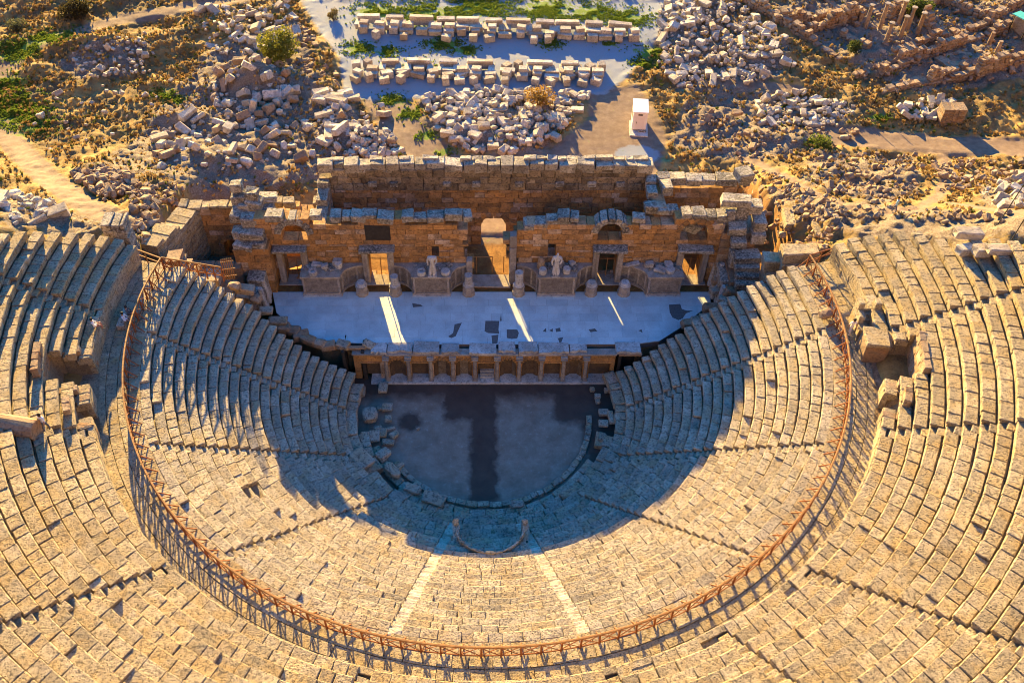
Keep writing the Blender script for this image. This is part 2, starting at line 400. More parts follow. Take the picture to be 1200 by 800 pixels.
def masks(x, y):
    g = soft_poly(x, y, GRAVEL, 2.0)
    d = soft_poly(x, y, PLAZA, 2.0)
    for P, w in PATHS: d = np.maximum(d, path_mask(x, y, P, w))
    p = ground_at(747, 182); g = np.maximum(g, np.clip(1.6-np.hypot((x-p[0])/2.2, (y-p[1])/1.6), 0, 1))
    gr = np.zeros(np.shape(x))
    for p, r in zip(GREENS, GRR): gr = np.maximum(gr, np.clip(1.0-np.hypot(x-p[0], (y-p[1])*1.3)/(1.5*r), 0, 1))
    rk = np.zeros(np.shape(x))
    for P in ROCKS: rk = np.maximum(rk, .8*soft_poly(x, y, P, 3.0))
    cl = np.zeros(np.shape(x))
    for P in CLAY: cl = np.maximum(cl, soft_poly(x, y, P, 1.5))
    cl = np.maximum(cl, ss(21.5, 20, y)*ss(29, 27.5, np.abs(x))*(y > 11))
    return g, d, gr, rk, cl
def T(x, y):
    x = np.asarray(x, float); y = np.asarray(y, float)
    g, d, gr, rk, cl = masks(x, y)
    sm = np.clip(1-np.maximum(g, d), 0, 1); sm = np.maximum(sm, .45*ss(24, 28, np.abs(x))*ss(34, 26, y)); rough = 1+1.6*np.exp(-(((np.abs(x)-29)/6)**2+((y-15)/8)**2))
    soft = 1-.5*np.clip(gr, 0, 1)
    z = base_T(x, y) + sm*soft*(.9*fbm(x*.16, y*.16, 2, 3)+.55*fbm(x*.55, y*.55, 2, 9)+.42*rough*fbm(x*1.7, y*1.7, 3, 21)) + .035*fbm(x*1.2, y*1.2, 2, 31)
    r = np.hypot(x, y); keep = (r < 45) & (y < np.interp(r, [27, 30, 33, 37, 41, 45], [9, 8.2, 6.8, 4.0, -.5, -3.5]))
    z = np.where((np.abs(x+1) < 29) & (y < 20.5), np.minimum(base_T(x, y), 3.7)+.06*fbm(x*1.2, y*1.2, 2, 31), z)
    return np.where(keep, base_T(x, y), z)

def make_terrain():
    def axis(lo, hi, st, ends):
        return np.unique(np.r_[ends[0], np.arange(lo, hi, st), hi, ends[1]])
    xs = axis(-78, 92, .30, ([-900, -500, -300, -200, -150, -110, -90], [110, 140, 200, 300, 500, 900]))
    ys = axis(-6, 80, .28, ([-900, -500, -300, -150, -100, -70, -50, -30, -15, -8], [85, 95, 110, 140, 200, 300, 500, 900]))
    X, Y = np.meshgrid(xs, ys); Z = T(X, Y); g, d, gr, rk, cl = masks(X, Y)
    nx, ny = len(xs), len(ys); V = np.c_[X.ravel(), Y.ravel(), Z.ravel()]
    i = (np.arange(ny-1)[:, None]*nx+np.arange(nx-1)[None]).ravel(); F = np.c_[i, i+1, i+nx+1, i+nx]
    me = bpy.data.meshes.new('ground'); me.vertices.add(len(V)); me.vertices.foreach_set('co', V.ravel())
    me.loops.add(F.size); me.loops.foreach_set('vertex_index', F.ravel().astype(np.int32))
    me.polygons.add(len(F)); me.polygons.foreach_set('loop_start', (np.arange(len(F))*4).astype(np.int32))
    me.polygons.foreach_set('use_smooth', np.ones(len(F), bool)); me.update(calc_edges=True)
    for nm, a in (('gravel', g), ('dirt', d), ('green', gr), ('rock', rk), ('clay', cl)):
        at_ = me.attributes.new(nm, 'FLOAT', 'POINT'); at_.data.foreach_set('value', np.asarray(a, float).ravel())
    me.materials.append(M['ground']); struct(link('ground', me))
make_terrain()

# ------------------------------------------------------------------ seating
def pol(r, a, z=0.): return np.array([r*math.sin(a), -r*math.cos(a), z])
def ymax_low(r, s=-1):
    if s > 0: return float(np.interp(r, [12, 15, 16, 18, 21, 24, 27.5], [3.7, 4.1, 4.5, 5.0, 6.0, 6.5, 6.5]))
    return float(np.interp(r, [12, 15, 16, 18, 21, 24, 27.5], [3.6, 3.5, 3.7, 4.2, 5.7, 6.3, 6.5]))
def a_end_low(r, s): return PI/2+math.asin(ymax_low(r, s)/r)
def a_end_up(r, s):
    y = float(np.interp(r, [29.7, 31, 33, 37, 41, 45], [7.0, 7.2, 6.4, 3.6, -1, -4])) if s < 0 else float(np.interp(r, [29.7, 31, 34, 39, 42, 45], [7.3, 7.3, 6.0, .9, -2, -4]))
    return PI/2+math.asin(y/r)
R_ = math.radians
LOW_ST = [R_(a) for a in (-86.8, -62.6, -38.4, -12.2, 12.6, 38.3, 62.6, 87.6)]
UP_ST = [R_(a) for a in (-88.5, -66.0, -41.0, -13.4, 13.4, 27.0, 40.5, 66.0, 84.5)]
# breaks in the upper seats: (a0, a1, rmax)
CAV = [(R_(-79.5), R_(-74.6), 32.6), (R_(-71.0), R_(-68.6), 30.9), (R_(75.6), R_(82.3), 32.0), (R_(70.3), R_(72.8), 30.9)]
def in_cav(r, a): return any(a0 < a < a1 and r < rm for a0, a1, rm in CAV)
def lost(r, a):
    # eroded upper right end and top left corner of the upper seats
    x, y = r*math.sin(a), -r*math.cos(a)
    if a > R_(94.5) and r > 35.5 - max(0, (a-R_(96)))*12: return True
    if a < R_(-97) and r > 35.4: return True
    return False
def seat_ring(mb, r0, z, dep, rise, a0, a1, lmin, lmax, jit, miss=0., skip=None, ch=.03, sink=None):
    a = a0; rm = r0+dep/2
    while a < a1-.15/rm:
        L = RNG.uniform(lmin, lmax)*(1 if RNG.uniform() < .75 else RNG.uniform(1.2, 1.7)); b = min(a+L/rm, a1)
        if a1-b < .35/rm: b = a1
        m = (a+b)/2; w = (b-a)*rm
        if not (skip and skip(rm, m)):
            dr = RNG.uniform(-jit, jit)*.5; dz = RNG.uniform(-jit, jit*.4)*.4
            if sink and sink(rm, m): dz -= .5
            elif RNG.uniform() < .03+miss: dz -= RNG.uniform(.08, .22)
            gap = RNG.uniform(.004, .018) if RNG.uniform() < .88 else RNG.uniform(.04, .10); W = max(.12, w-gap); tn = RNG.uniform()
            rr = rot3(RNG.uniform(-1, 1)*jit*.30, RNG.uniform(-1, 1)*jit*.30, m+RNG.uniform(-1, 1)*jit*.22)
            th = min(.26, rise*.48); D = dep-.035; q = ch*RNG.uniform(.6, 1.8)
            mb.box(pol(r0+D/2+dr, m, z-th/2+dz), (W, D, th), rr, ch=q, jit=jit*.35, tone=tn)
            D2 = dep+.03; mb.box(pol(r0+.09+D2/2+dr, m, z-th-(rise-th+.14)/2+dz+.02), (W-.01, D2, rise-th+.14), rr, ch=.02, jit=jit*.3, tone=tn)
        a = b
def wedge_label(tier, i):
    lo = ['lower seating wedge at the stage end on the left, cut off by the slanting railing', 'lower seating wedge second from the stage on the left, half in blue shadow',
          'lower left seating wedge below the long shadow edge with a dark missing block', 'lower seating wedge left of the paler middle stairway pair, mostly sunlit',
          'middle lower seating wedge holding the curved seat of honour', 'lower seating wedge just right of the middle wedge, half sunlit',
          'lower right seating wedge between the two dark slanting stairways', 'lower seating wedge second from the stage on the right, mostly sunlit',
          'lower seating wedge at the stage end on the right, beside the tumbled slabs']
    up = ['upper seating wedge at the far left end with shaded treads above the dirt path', 'narrow upper seating wedge around the broken opening on the left',
          'upper left seating wedge of long worn rows below the standing visitor', 'upper seating wedge at the bottom left, cracked rows outside the railing shadow',
          'middle upper seating wedge along the bottom edge of the view', 'narrow upper seating wedge right of the bottom middle, behind the railing',
          'upper seating wedge at the bottom right between two bright stairways', 'broad upper right seating wedge with long clean curved rows',
          'upper right seating wedge around the broken brown vault', 'upper seating wedge at the far right end with an eroded top']
    return (lo if tier == 'l' else up)[i]
def build_seats():
    nlow = len(LOW_ST)+1
    for i in range(nlow):
        am = (LOW_ST[i-1] if i else -R_(97), LOW_ST[i] if i < nlow-1 else R_(97)); m = sum(am)/2
        w = thing('seating_wedge', wedge_label('l', i), 'stone seats', pol(RI, m, 0), 'wedges of stone seating')
        for k in range(NL):
            r = RI+k*TL; z = ZI+(k+1)*RISE-.02
            mb = MB(); rm = r+TL/2
            a0 = LOW_ST[i-1]+.40/rm if i else -a_end_low(rm, -1)
            a1 = LOW_ST[i]-.40/rm if i < nlow-1 else a_end_low(rm, 1)
            sk = None
            if i == 2: sk = lambda r_, a_: abs(r_-21.6) < .45 and abs(a_-R_(-52)) < R_(1.3)
            jit = .04 if k < 15 else .05
            seat_ring(mb, r, z, TL, RISE, a0, a1, .65, 1.55, jit, miss=.012, sink=sk)
            if mb.n: mb.build('seat_row', M['seat'], w)
    nup = len(UP_ST)+1
    for i in range(nup):
        am = (UP_ST[i-1] if i else -R_(99), UP_ST[i] if i < nup-1 else R_(99)); m = sum(am)/2
        w = thing('seating_wedge', wedge_label('u', i), 'stone seats', pol(RU, m, ZD), 'wedges of stone seating')
        for k in range(NU):
            r = RU+k*TU; z = ZU+k*SU; mb = MB(); rm = r+TU/2
            a0 = UP_ST[i-1]+.38/rm if i else -a_end_up(rm, -1)
            a1 = UP_ST[i]-.38/rm if i < nup-1 else a_end_up(rm, 1)
            segs = [(a0, a1)]
            for c0, c1, rmx in CAV:
                if rm < rmx: segs = [q for p0, p1 in segs for q in (((p0, min(p1, c0)), (max(p0, c1), p1)) if c0 < p1 and c1 > p0 else ((p0, p1),)) if q[1]-q[0] > .4/rm]
            for p0, p1 in segs:
                mb = MB(); seat_ring(mb, r, z, TU, SU, p0, p1, .65, 1.5, .055, miss=.015, skip=lost, ch=.035)
                if mb.n: mb.build('seat_row', M['seat2'], w)
    # stairways
    names_l = ['stairway nearest the stage on the left, dark in shadow', 'long stairway running out to the left railing, bright notched steps', 'slanting dark stairway in the lower left seats', 'pale sunlit stairway left of the middle wedge',
               'pale sunlit stairway right of the middle wedge', 'slanting dark stairway in the lower right seats', 'notched stairway running out to the right railing', 'stairway nearest the stage on the right, half in shadow']
    for a, nm in zip(LOW_ST, names_l):
        mb = MB(); mid = abs(a) < R_(20); dz = .05 if mid else .11; wd = .80 if mid else .62
        for k in range(NL):
            for h in (0, 1):
                r = RI+k*TL+h*TL/2; z = ZI+k*RISE+(h+1)*RISE/2-dz
                d = TL/2+.12; mb.box(pol(r+d/2, a, z-.2), (wd+RNG.uniform(-.05, .05), d, .45), rot3(0, 0, a), ch=.03, jit=.03)
        tag(mb.build('stairway', M['step'] if mid else M['seat'], None, pol(RI, a, ZI)), nm, 'stairway', 'stairways between the wedges')
    names_u = ['worn upper stairway in the shade above the left landing', 'upper stairway beside the standing visitor on the left', 'bright upper stairway at the lower left', 'upper stairway cut by the bottom edge, left of middle', 'upper stairway cut by the bottom edge, right of middle',
               'short bright upper stairway below the right part of the railing', 'bright worn upper stairway at the lower right', 'upper stairway crossing the long curved rows on the right', 'upper stairway behind the broken brown vault on the right']
    for a, nm in zip(UP_ST, names_u):
        mb = MB()
        for k in range(NU):
            for h in (0, 1):
                r = RU+.1+k*TU+h*TU/2; z = ZU+(k-1)*SU+(h+1)*SU/2-.09
                if in_cav(r, a) or r < RU+.4: continue
                d = TU/2+.12; mb.box(pol(r+d/2, a, z-.2), (.70+RNG.uniform(-.06, .06), d, .48), rot3(0, 0, a), ch=.04, jit=.05)
        tag(mb.build('stairway', M['seat2'], None, pol(RU, a, ZU)), nm, 'stairway', 'stairways between the wedges')
    # rubble core beneath the rows (seen in the joints, at the broken ends and where blocks are lost)
    def sector(name, prof, fa, m, noise=.12):
        na = 260; V = []; F = []
        for (r, z) in prof:
            e0, e1 = fa(r)
            for j in range(na+1):
                a = e0+(e1-e0)*j/na; rr = r
                p = pol(rr, a, z)
                if in_cav(r, a) and r > RU-.3: p[2] = min(p[2], ZD-.15)
                V.append(p)
        V = np.array(V); V[:, 2] += noise*fbm(V[:, 0]*1.3, V[:, 1]*1.3, 3, 5)*(1 if noise else 0)
        n = na+1
        for i in range(len(prof)-1):
            for j in range(na): F.append((i*n+j, i*n+j+1, (i+1)*n+j+1, (i+1)*n+j))
        base = len(V)
        B = V.copy(); B[:, 2] = -3
        V = np.r_[V, B]; e = len(prof)
        for i in range(e-1):
            for j in (0, na):
                q = (i*n+j, (i+1)*n+j, base+(i+1)*n+j, base+i*n+j); F.append(q if j == 0 else q[::-1])
        for j in range(na):
            F.append((j+1, j, base+j, base+j+1)); i = e-1; F.append((i*n+j, i*n+j+1, base+i*n+j+1, base+i*n+j))
        mb = MB(); mb.raw(V, [f[::-1] for f in F], .5); return struct(mb.build(name, m))
    prof = []
    for k in range(NL):
        r = RI+k*TL; prof += [(r+.20, ZI+k*RISE-.34), (r+.22, ZI+(k+1)*RISE-.36)]
    prof += [(RI+NL*TL+.10, ZD-.16)]
    sector('lower_bank', prof, lambda r: (-a_end_low(r, -1)+.15/r, a_end_low(r, 1)-.15/r), M['bank'], .06)
    prof = [(RU+.25, ZD-.3)]
    for k in range(NU):
        r = RU+k*TU; prof += [(r+.30, ZU+(k-1)*SU-.30), (r+.32, ZU+k*SU-.34)]
        if k == 0: prof[-2] = (r+.27, ZD-.2)
    prof += [(RU+NU*TU+3, ZU+NU*SU-.2)]
    sector('upper_bank', prof, lambda r: (-a_end_up(min(r, 45), -1)+.15/r, a_end_up(min(r, 45), 1)-.15/r), M['bank'], .10)
build_seats()

# walkway (diazoma) paving and the wall under the upper seats
def build_walkway():
    mb = MB(); e = R_(103.8)
    for r0, dep in ((26.62, .82), (27.46, .78), (28.26, .80), (29.08, .75)):
        a = -e
        while a < e:
            b = min(e, a+RNG.uniform(.8, 1.7)/r0); m = (a+b)/2
            mb.box(pol(r0+dep/2, m, ZD-.15+RNG.uniform(-.02, .015)), ((b-a)*(r0+dep/2)-.02, dep-.02, .3), rot3(0, 0, m), ch=.015, jit=.015); a = b
    struct(mb.build('walkway', M['seat2']))
    segs = [(-R_(103.3), CAV[0][0], 'tall curved wall at the left end of the walkway, in shade'), (CAV[0][1], CAV[1][0], 'short piece of walkway wall between the two broken openings on the left'),
            (CAV[1][1], CAV[3][0], 'long curved walkway wall around the bottom of the view'), (CAV[3][1], CAV[2][0], 'short piece of walkway wall between the two broken openings on the right'), (CAV[2][1], R_(104), 'sunlit curved wall at the right end of the walkway')]
    for a0, a1, lab in segs:
        mb = MB(); z = ZD
        for hgt in (.62, .60, .50):
            a = a0
            while a < a1-.004:
                b = min(a1, a+RNG.uniform(.9, 1.9)/RU)
                if a1-b < .4/RU: b = a1
                m = (a+b)/2
                if not (hgt == .5 and RNG.uniform() < .06):
                    mb.box(pol(RU+.14+RNG.uniform(-.02, .02), m, z+hgt/2), ((b-a)*RU-.015, .44, hgt-.01), rot3(0, 0, m), ch=.025, jit=.02)
                a = b
            z += hgt
        tag(mb.build('walkway_wall', M['seat2'], None, pol(RU, (a0+a1)/2, ZD)), lab, 'stone wall', 'pieces of the walkway wall')
build_walkway()

# broken openings (vomitoria)
def build_openings():
    for (a0, a1, rm), lab in zip(CAV, ('dark broken opening with a brown back wall in the upper left seats', 'small broken recess below the larger opening on the left', 'large broken vault with rusty brown stones in the upper right seats', 'small recess below the broken vault on the right')):
        t = thing('broken_opening', lab, 'ruined opening', pol(RU, (a0+a1)/2, ZD), 'broken openings of the upper seats')
        for nm, aa in (('side_wall', a0), ('side_wall', a1)):
            mb = MB(); s = 1 if aa == a0 else -1
            for z0, h in ((ZD, .6), (ZD+.6, .6), (ZD+1.2, .6)) + (((ZD+1.8, .5),) if rm > 31 else ()):
                r = RU-.1
                while r < rm:
                    L = min(RNG.uniform(.7, 1.2), rm+.2-r); zz = z0
                    if zz < float(zc(r+L/2))-.3: mb.box(pol(r+L/2, aa-s*.02/1, z0+h/2), (.55, L-.02, h-.01), rot3(0, 0, aa), ch=.03, jit=.03)
                    r += L
            if mb.n: mb.build(nm, M['brownblock'], t)
        mb = MB(); q = [pol(r_, a_)[:2] for r_ in (RU-.2, rm) for a_ in ((a0, a1) if r_ < RU else (a1, a0))]; mb.prism([tuple(v) for v in q], ZD-.5, ZD+.04, .5); mb.build('floor', M['mortar'], t)
        mb = MB(); m = (a0+a1)/2; W = (a1-a0)*rm
        H = float(zc(rm))-ZD-.1; z = ZD
        while z < ZD+H:
            x = -W/2
            while x < W/2:
                L = RNG.uniform(.6, 1.2); L = min(L, W/2-x)
                mb.box(pol(rm+.1, m, z+.3)+np.array([math.cos(m), math.sin(m), 0])*(x+L/2), (L-.02, .5, .58), rot3(0, 0, m), ch=.04, jit=.04); x += L
            z += .6
        mb.build('back_wall', M['brownblock'], t)
    # stone box with small stair beside the right opening
    t = thing('ruined_stair_block', 'block of rusty brown masonry with a little stair beside the right walkway', 'ruin', pol(29.6, R_(85), ZD))
    a = R_(83.3); mb = MB()
    mb.box(pol(29.55, a, ZD+.85), (1.9, 1.7, 1.7), rot3(0, 0, a), ch=.05, jit=.08, tone=.3); mb.build('vault_stub', M['brownblock'], t)
    mb = MB(); mb.box(pol(29.5, a, ZD+1.86), (2.0, 1.8, .3), rot3(0, .03, a), ch=.05, jit=.06, tone=.1); mb.build('slab', M['seat2'], t)
    mb = MB()
    for i in range(6):
        aa = R_(86.4)+i*.33/29.6; mb.box(pol(29.5, aa, ZD+.12+i*.28), (.34, .8, .3+.05*i), rot3(0, 0, aa), ch=.02, jit=.02)
    mb.build('stair', M['seat2'], t)
    for rr in (28.9, 30.2):
        mb = MB()
        for i in range(3):
            aa = R_(86.6)+i*.8/29.6; mb.box(pol(rr, aa, ZD+.6+.3*i), (.8, .45, 1.3+.6*i), rot3(0, 0, aa), ch=.04, jit=.05)
        mb.build('side_wall', M['seat2'], t)
build_openings()

# orchestra
def build_orchestra():
    mb = MB(); pts = [(14*math.sin(a), -13*math.cos(a)) for a in np.linspace(-R_(112), R_(112), 60)]
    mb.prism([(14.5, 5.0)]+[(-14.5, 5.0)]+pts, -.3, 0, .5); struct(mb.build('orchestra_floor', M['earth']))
    # kerb ring, partly lost
    t = thing('orchestra_kerb', 'curved kerb of low blocks edging the orchestra floor', 'stone kerb', (0, 0, 0))
    mb = MB()
    for a0, a1 in ((-58, 2), (3, 88)):
        a = R_(a0)
        while a < R_(a1):
            b = a+RNG.uniform(.55, 1.1)/9.0; m = (a+b)/2
            mb.box(pol(9.1+RNG.uniform(-.05, .05), m, .12), ((b-a)*9.1-.05, .5, .42), rot3(0, RNG.uniform(-.03, .03), m), ch=.04, jit=.03); a = b
    mb.build('kerb_ring', M['seat'], t)
    # wide worn slabs between the kerb and the first row
    mb = MB()
    for r0, dep, z in ((9.75, .75, .55), (10.5, .8, .95), (11.3, .95, 1.5)):
        a = -R_(78 if r0 < 11 else 104)
        while a < R_(80 if r0 < 11 else 104):
            b = a+RNG.uniform(.7, 1.7)/r0; m = (a+b)/2
            miss = .0
            if r0 < 11 and (m < R_(-28)): miss = .35
            if r0 < 11 and m > R_(62): miss = .6
            if RNG.uniform() > miss:
                mb.box(pol(r0+dep/2+RNG.uniform(-.06, .06), m, z-.35+RNG.uniform(-.1, .05)), ((b-a)*(r0+dep/2)-.05, dep+.05, .75), rot3(RNG.uniform(-.05, .05), RNG.uniform(-.05, .05), m+RNG.uniform(-.05, .05)), ch=.05, jit=.05)
            a = b
    tag(mb.build('ring_pavement', M['seat']), 'broad worn slabs ringing the orchestra below the first seats', 'stone paving')
build_orchestra()

# ------------------------------------------------------------------ stage
SZ = 3.81
def build_stage():
    t = thing('stage', 'broad blue grey paved stage floor in the shade, crossed by three bright sunbeams', 'stage', (0.6, 8.5, 0))
    poly = [(-20.2, 12.2), (21.2, 12.2), (21.0, 10.6), (17.6, 7.4), (15.6, 5.85), (13.2, 5.45), (-10.2, 5.45), (-12.6, 5.65), (-14.9, 5.75), (-17.6, 7.6), (-19.4, 9.4)]
    mb = MB(); mb.prism(poly, 3.2, SZ-.03, .4); mb.build('floor_bed', M['patch'], t)
    for P in ([(-20.2, 12.2), (-11, 12.2), (-11, 6.9), (-12.6, 5.75), (-14.9, 5.85), (-17.6, 7.7), (-19.4, 9.5)], [(21.2, 12.2), (14, 12.2), (13.6, 5.7), (15.6, 5.95), (17.6, 7.5), (21, 10.7)]):
        mb = MB(); mb.prism(P, 0, 3.25, .5); mb.build('stage_side', M['bank'], t)
    def clip(Q):
        n = len(poly); area = sum(poly[i][0]*poly[(i+1) % n][1]-poly[(i+1) % n][0]*poly[i][1] for i in range(n)); sg = 1 if area > 0 else -1
        for i in range(n):
            ax, ay = poly[i]; bx, by = poly[(i+1) % n]; out = []
            sd_ = lambda p: sg*((bx-ax)*(p[1]-ay)-(by-ay)*(p[0]-ax))
            for p, q in zip(Q, Q[1:]+Q[:1]):
                dp, dq = sd_(p), sd_(q)
                if dp >= 0: out.append(p)
                if dp*dq < 0: f = dp/(dp-dq); out.append((p[0]+f*(q[0]-p[0]), p[1]+f*(q[1]-p[1])))
            Q = out
            if len(Q) < 3: return None
        return Q
    mb = MB(); y = 5.45
    while y < 12.1:
        d = min(RNG.choice([.85, 1.0, 1.15]), 12.15-y); x = -20.3
        while x < 21.2:
            L = RNG.uniform(1.0, 2.4); q = clip([(x+.006, y+.006), (x+L-.006, y+.006), (x+L-.006, y+d-.006), (x+.006, y+d-.006)])
            if q: mb.prism(q, SZ-.12, SZ+RNG.uniform(-.004, .004), RNG.beta(2, 2))
            x += L
        y += d
    mb.build('paving', M['stage'], t)
    # patches of dark mortar where slabs are lost (outlines read off the floor)
    pats = [[(483, 355), (493, 357), (496, 359), (484, 360)], [(533, 380), (541, 378), (538, 385), (534, 394), (529, 396), (525, 394), (531, 390)], [(569, 376), (585, 376), (584, 386), (585, 391), (572, 390), (568, 388)],
            [(576, 393), (584, 392), (583, 402), (577, 403)], [(594, 386), (606, 386), (608, 390), (606, 396), (600, 397), (594, 396)], [(636, 388), (640, 384), (640, 389)], [(643, 387), (648, 385), (648, 389)], [(651, 385), (656, 384), (657, 388), (652, 389)],
            [(654, 396), (660, 395), (658, 401), (656, 404)], [(690, 386), (697, 385), (700, 388), (692, 389)], [(784, 357), (797, 356), (799, 362), (805, 364), (812, 364), (804, 367), (800, 373), (795, 375), (788, 372), (785, 366)], [(587, 367), (588, 376), (586, 376)], [(748, 387), (752, 386), (753, 390)]]
    for P in pats:
        q = [at(px, py, SZ)[:2] for px, py in P]; mb = MB(); mb.prism([tuple(v) for v in q], SZ-.02, SZ+.006, .5, .02); mb.build('mortar_patch', M['patch'], t)
    # broken edge slabs overhanging the front
    xs = [(-10.3, -8.9), (-8.8, -6.6), (-6.5, -4.2), (-4.0, -2.4), (-1.5, .9), (1.1, 2.6), (2.9, 4.6), (4.7, 7.4), (7.5, 9.0), (11.6, 13.8)]
    for i, (a, b) in enumerate(xs):
        mb = MB(); yf = 4.46+RNG.uniform(-.14, .14); yb = 5.5+RNG.uniform(-.05, .25)
        n = 6; pts = [(a+(b-a)*j/n, yf+RNG.uniform(-.10, .16)) for j in range(n+1)]+[(b, yb), (a, yb+RNG.uniform(-.1, .1))]
        mb.prism(pts, SZ-.22, SZ+.02+RNG.uniform(0, .1), RNG.uniform(), .02); mb.build('edge_slab', M['marble'], t)
    return t
build_stage()

def arch_pts(xc, w, zs, n=10):
    return [(xc+w/2*math.cos(t), zs+w/2*math.sin(t)) for t in np.linspace(0, PI, n)]
def build_proscenium():
    t = thing('proscenium', 'low stage front of ten small columns with arched and square niches', 'stage front', (0, 4.6, 0))
    mb = MB(); mb.box((.2, 4.55, .14), (21.4, 1.3, .28), ch=.02, jit=.0, tone=.2); mb.build('plinth', M['marble'], t)
    # wall behind with recesses: piers, arches and back panels
    yw = 4.44; mb = MB(); mk = MB()
    bays = [('r', -11)]+[(k, -8+2*i) for i, k in enumerate('araaraara')]+[('r', 10.3)]
    def pier(x0, x1, z0, z1): mb.box(((x0+x1)/2, yw+.25, (z0+z1)/2), (x1-x0-.004, .5, z1-z0-.004), ch=.015, jit=.012)
    for kind, xc in bays:
        hw = .74; L = xc-1; Rr = xc+1
        if xc == 10.3: L, Rr, hw = 9, 11.6, .95
        if xc == -11: L, Rr, hw = -11.9, -9, .85
        xc = (L+Rr)/2
        pier(L, xc-hw, .28, 2.55); pier(xc+hw, Rr, .28, 2.55)
        if kind == 'a':
            pts = arch_pts(xc, 2*hw, 2.2, 9)
            for (x1, z1), (x2, z2) in zip(pts[:-1], pts[1:]):
                V = [(x1, yw, z1), (x2, yw, z2), (x2, yw, 3.4), (x1, yw, 3.4)]; V = V+[(x, y+.5, z) for x, y, z in V]
                mb.raw(V, [(0, 1, 2, 3), (7, 6, 5, 4), (0, 4, 5, 1)], RNG.uniform())
            for j in range(8):
                a = PI*(j+.5)/8; mb.box((xc+(hw+.10)*math.cos(a), yw-.03, 2.2+(hw+.10)*math.sin(a)), (.19, .16, .30), rot3(0, PI/2-a, 0), ch=.02, tone=.2)
        else:
            pier(xc-hw-.06, xc+hw+.06, 2.5, 3.38); mb.box((xc, yw-.03, 2.5), (2*hw+.2, .12, .14), ch=.02)
        pier(L, xc-hw-.06, 2.55, 3.38); pier(xc+hw+.06, Rr, 2.55, 3.38)
        mk.box((xc, yw+.80, 1.8), (2*hw+.2, .4, 3.1), ch=.01, jit=.02)
        if kind == 'a':
            for sgn in (-1, 1): mk.box((xc+sgn*.66, yw+.60, 1.8), (.4, .5, 3.1), rotz(-sgn*.6), ch=.01)
    mb.build('niche_wall', M['orange'], t); mk.build('niche_back', M['mortar'], t)
    mb = MB()
    for a, b in ((-12.0, -9.1), (-9, -4.9), (-4.85, -1.1), (-1.0, 2.9), (2.95, 7.1), (7.15, 11.7)):
        mb.box(((a+b)/2, 4.76, 3.50), (b-a, .78, .2), ch=.03, jit=.02)
    mb.build('entablature', M['carved'], t)
    for i in range(10):
        x = (i-4.5)*2; mb = MB()
        mb.box((x, 4.3, .36), (.5, .5, .16), ch=.02)
        mb.lathe((x, 4.3, .44), [(.22, 0), (.24, .06), (.185, .12), (.175, 1.2), (.155, 2.2), (.19, 2.26), (.16, 2.3), (.25, 2.62), (.27, 2.66)], 14, tone=.3)
        mb.box((x, 4.3, 3.16), (.58, .56, .12), ch=.02); mb.box((x, 4.45, 3.3), (.62, .6, .18), ch=.02)
        mb.build('column', M['carved'], t)
    mb = MB()
    for i in range(3): mb.box((.1, 4.62+.16*i, .40+.22*i), (1.3, .34, .22), ch=.02)
    mb.build('doorstep', M['marble'], t)
    # stair passages at both ends, walls coloured near black as their shade
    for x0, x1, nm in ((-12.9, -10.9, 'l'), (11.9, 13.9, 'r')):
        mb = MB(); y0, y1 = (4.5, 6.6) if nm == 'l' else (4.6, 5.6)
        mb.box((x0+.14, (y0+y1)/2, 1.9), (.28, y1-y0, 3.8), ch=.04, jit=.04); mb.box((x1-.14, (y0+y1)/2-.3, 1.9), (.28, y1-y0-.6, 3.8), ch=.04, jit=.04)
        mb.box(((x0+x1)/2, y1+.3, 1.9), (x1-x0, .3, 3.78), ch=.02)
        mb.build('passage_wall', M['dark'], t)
    mb = MB(); mb.box((-11.9, 5.0, SZ+.03), (2.3, .35, .25), ch=.04, jit=.05); mb.build('passage_lintel', M['brownblock'], t); mb = MB(); mb.box((12.9, 4.55, 3.5), (2.1, .4, .3), ch=.04, jit=.05); mb.build('passage_lintel', M['brownblock'], t)
build_proscenium()

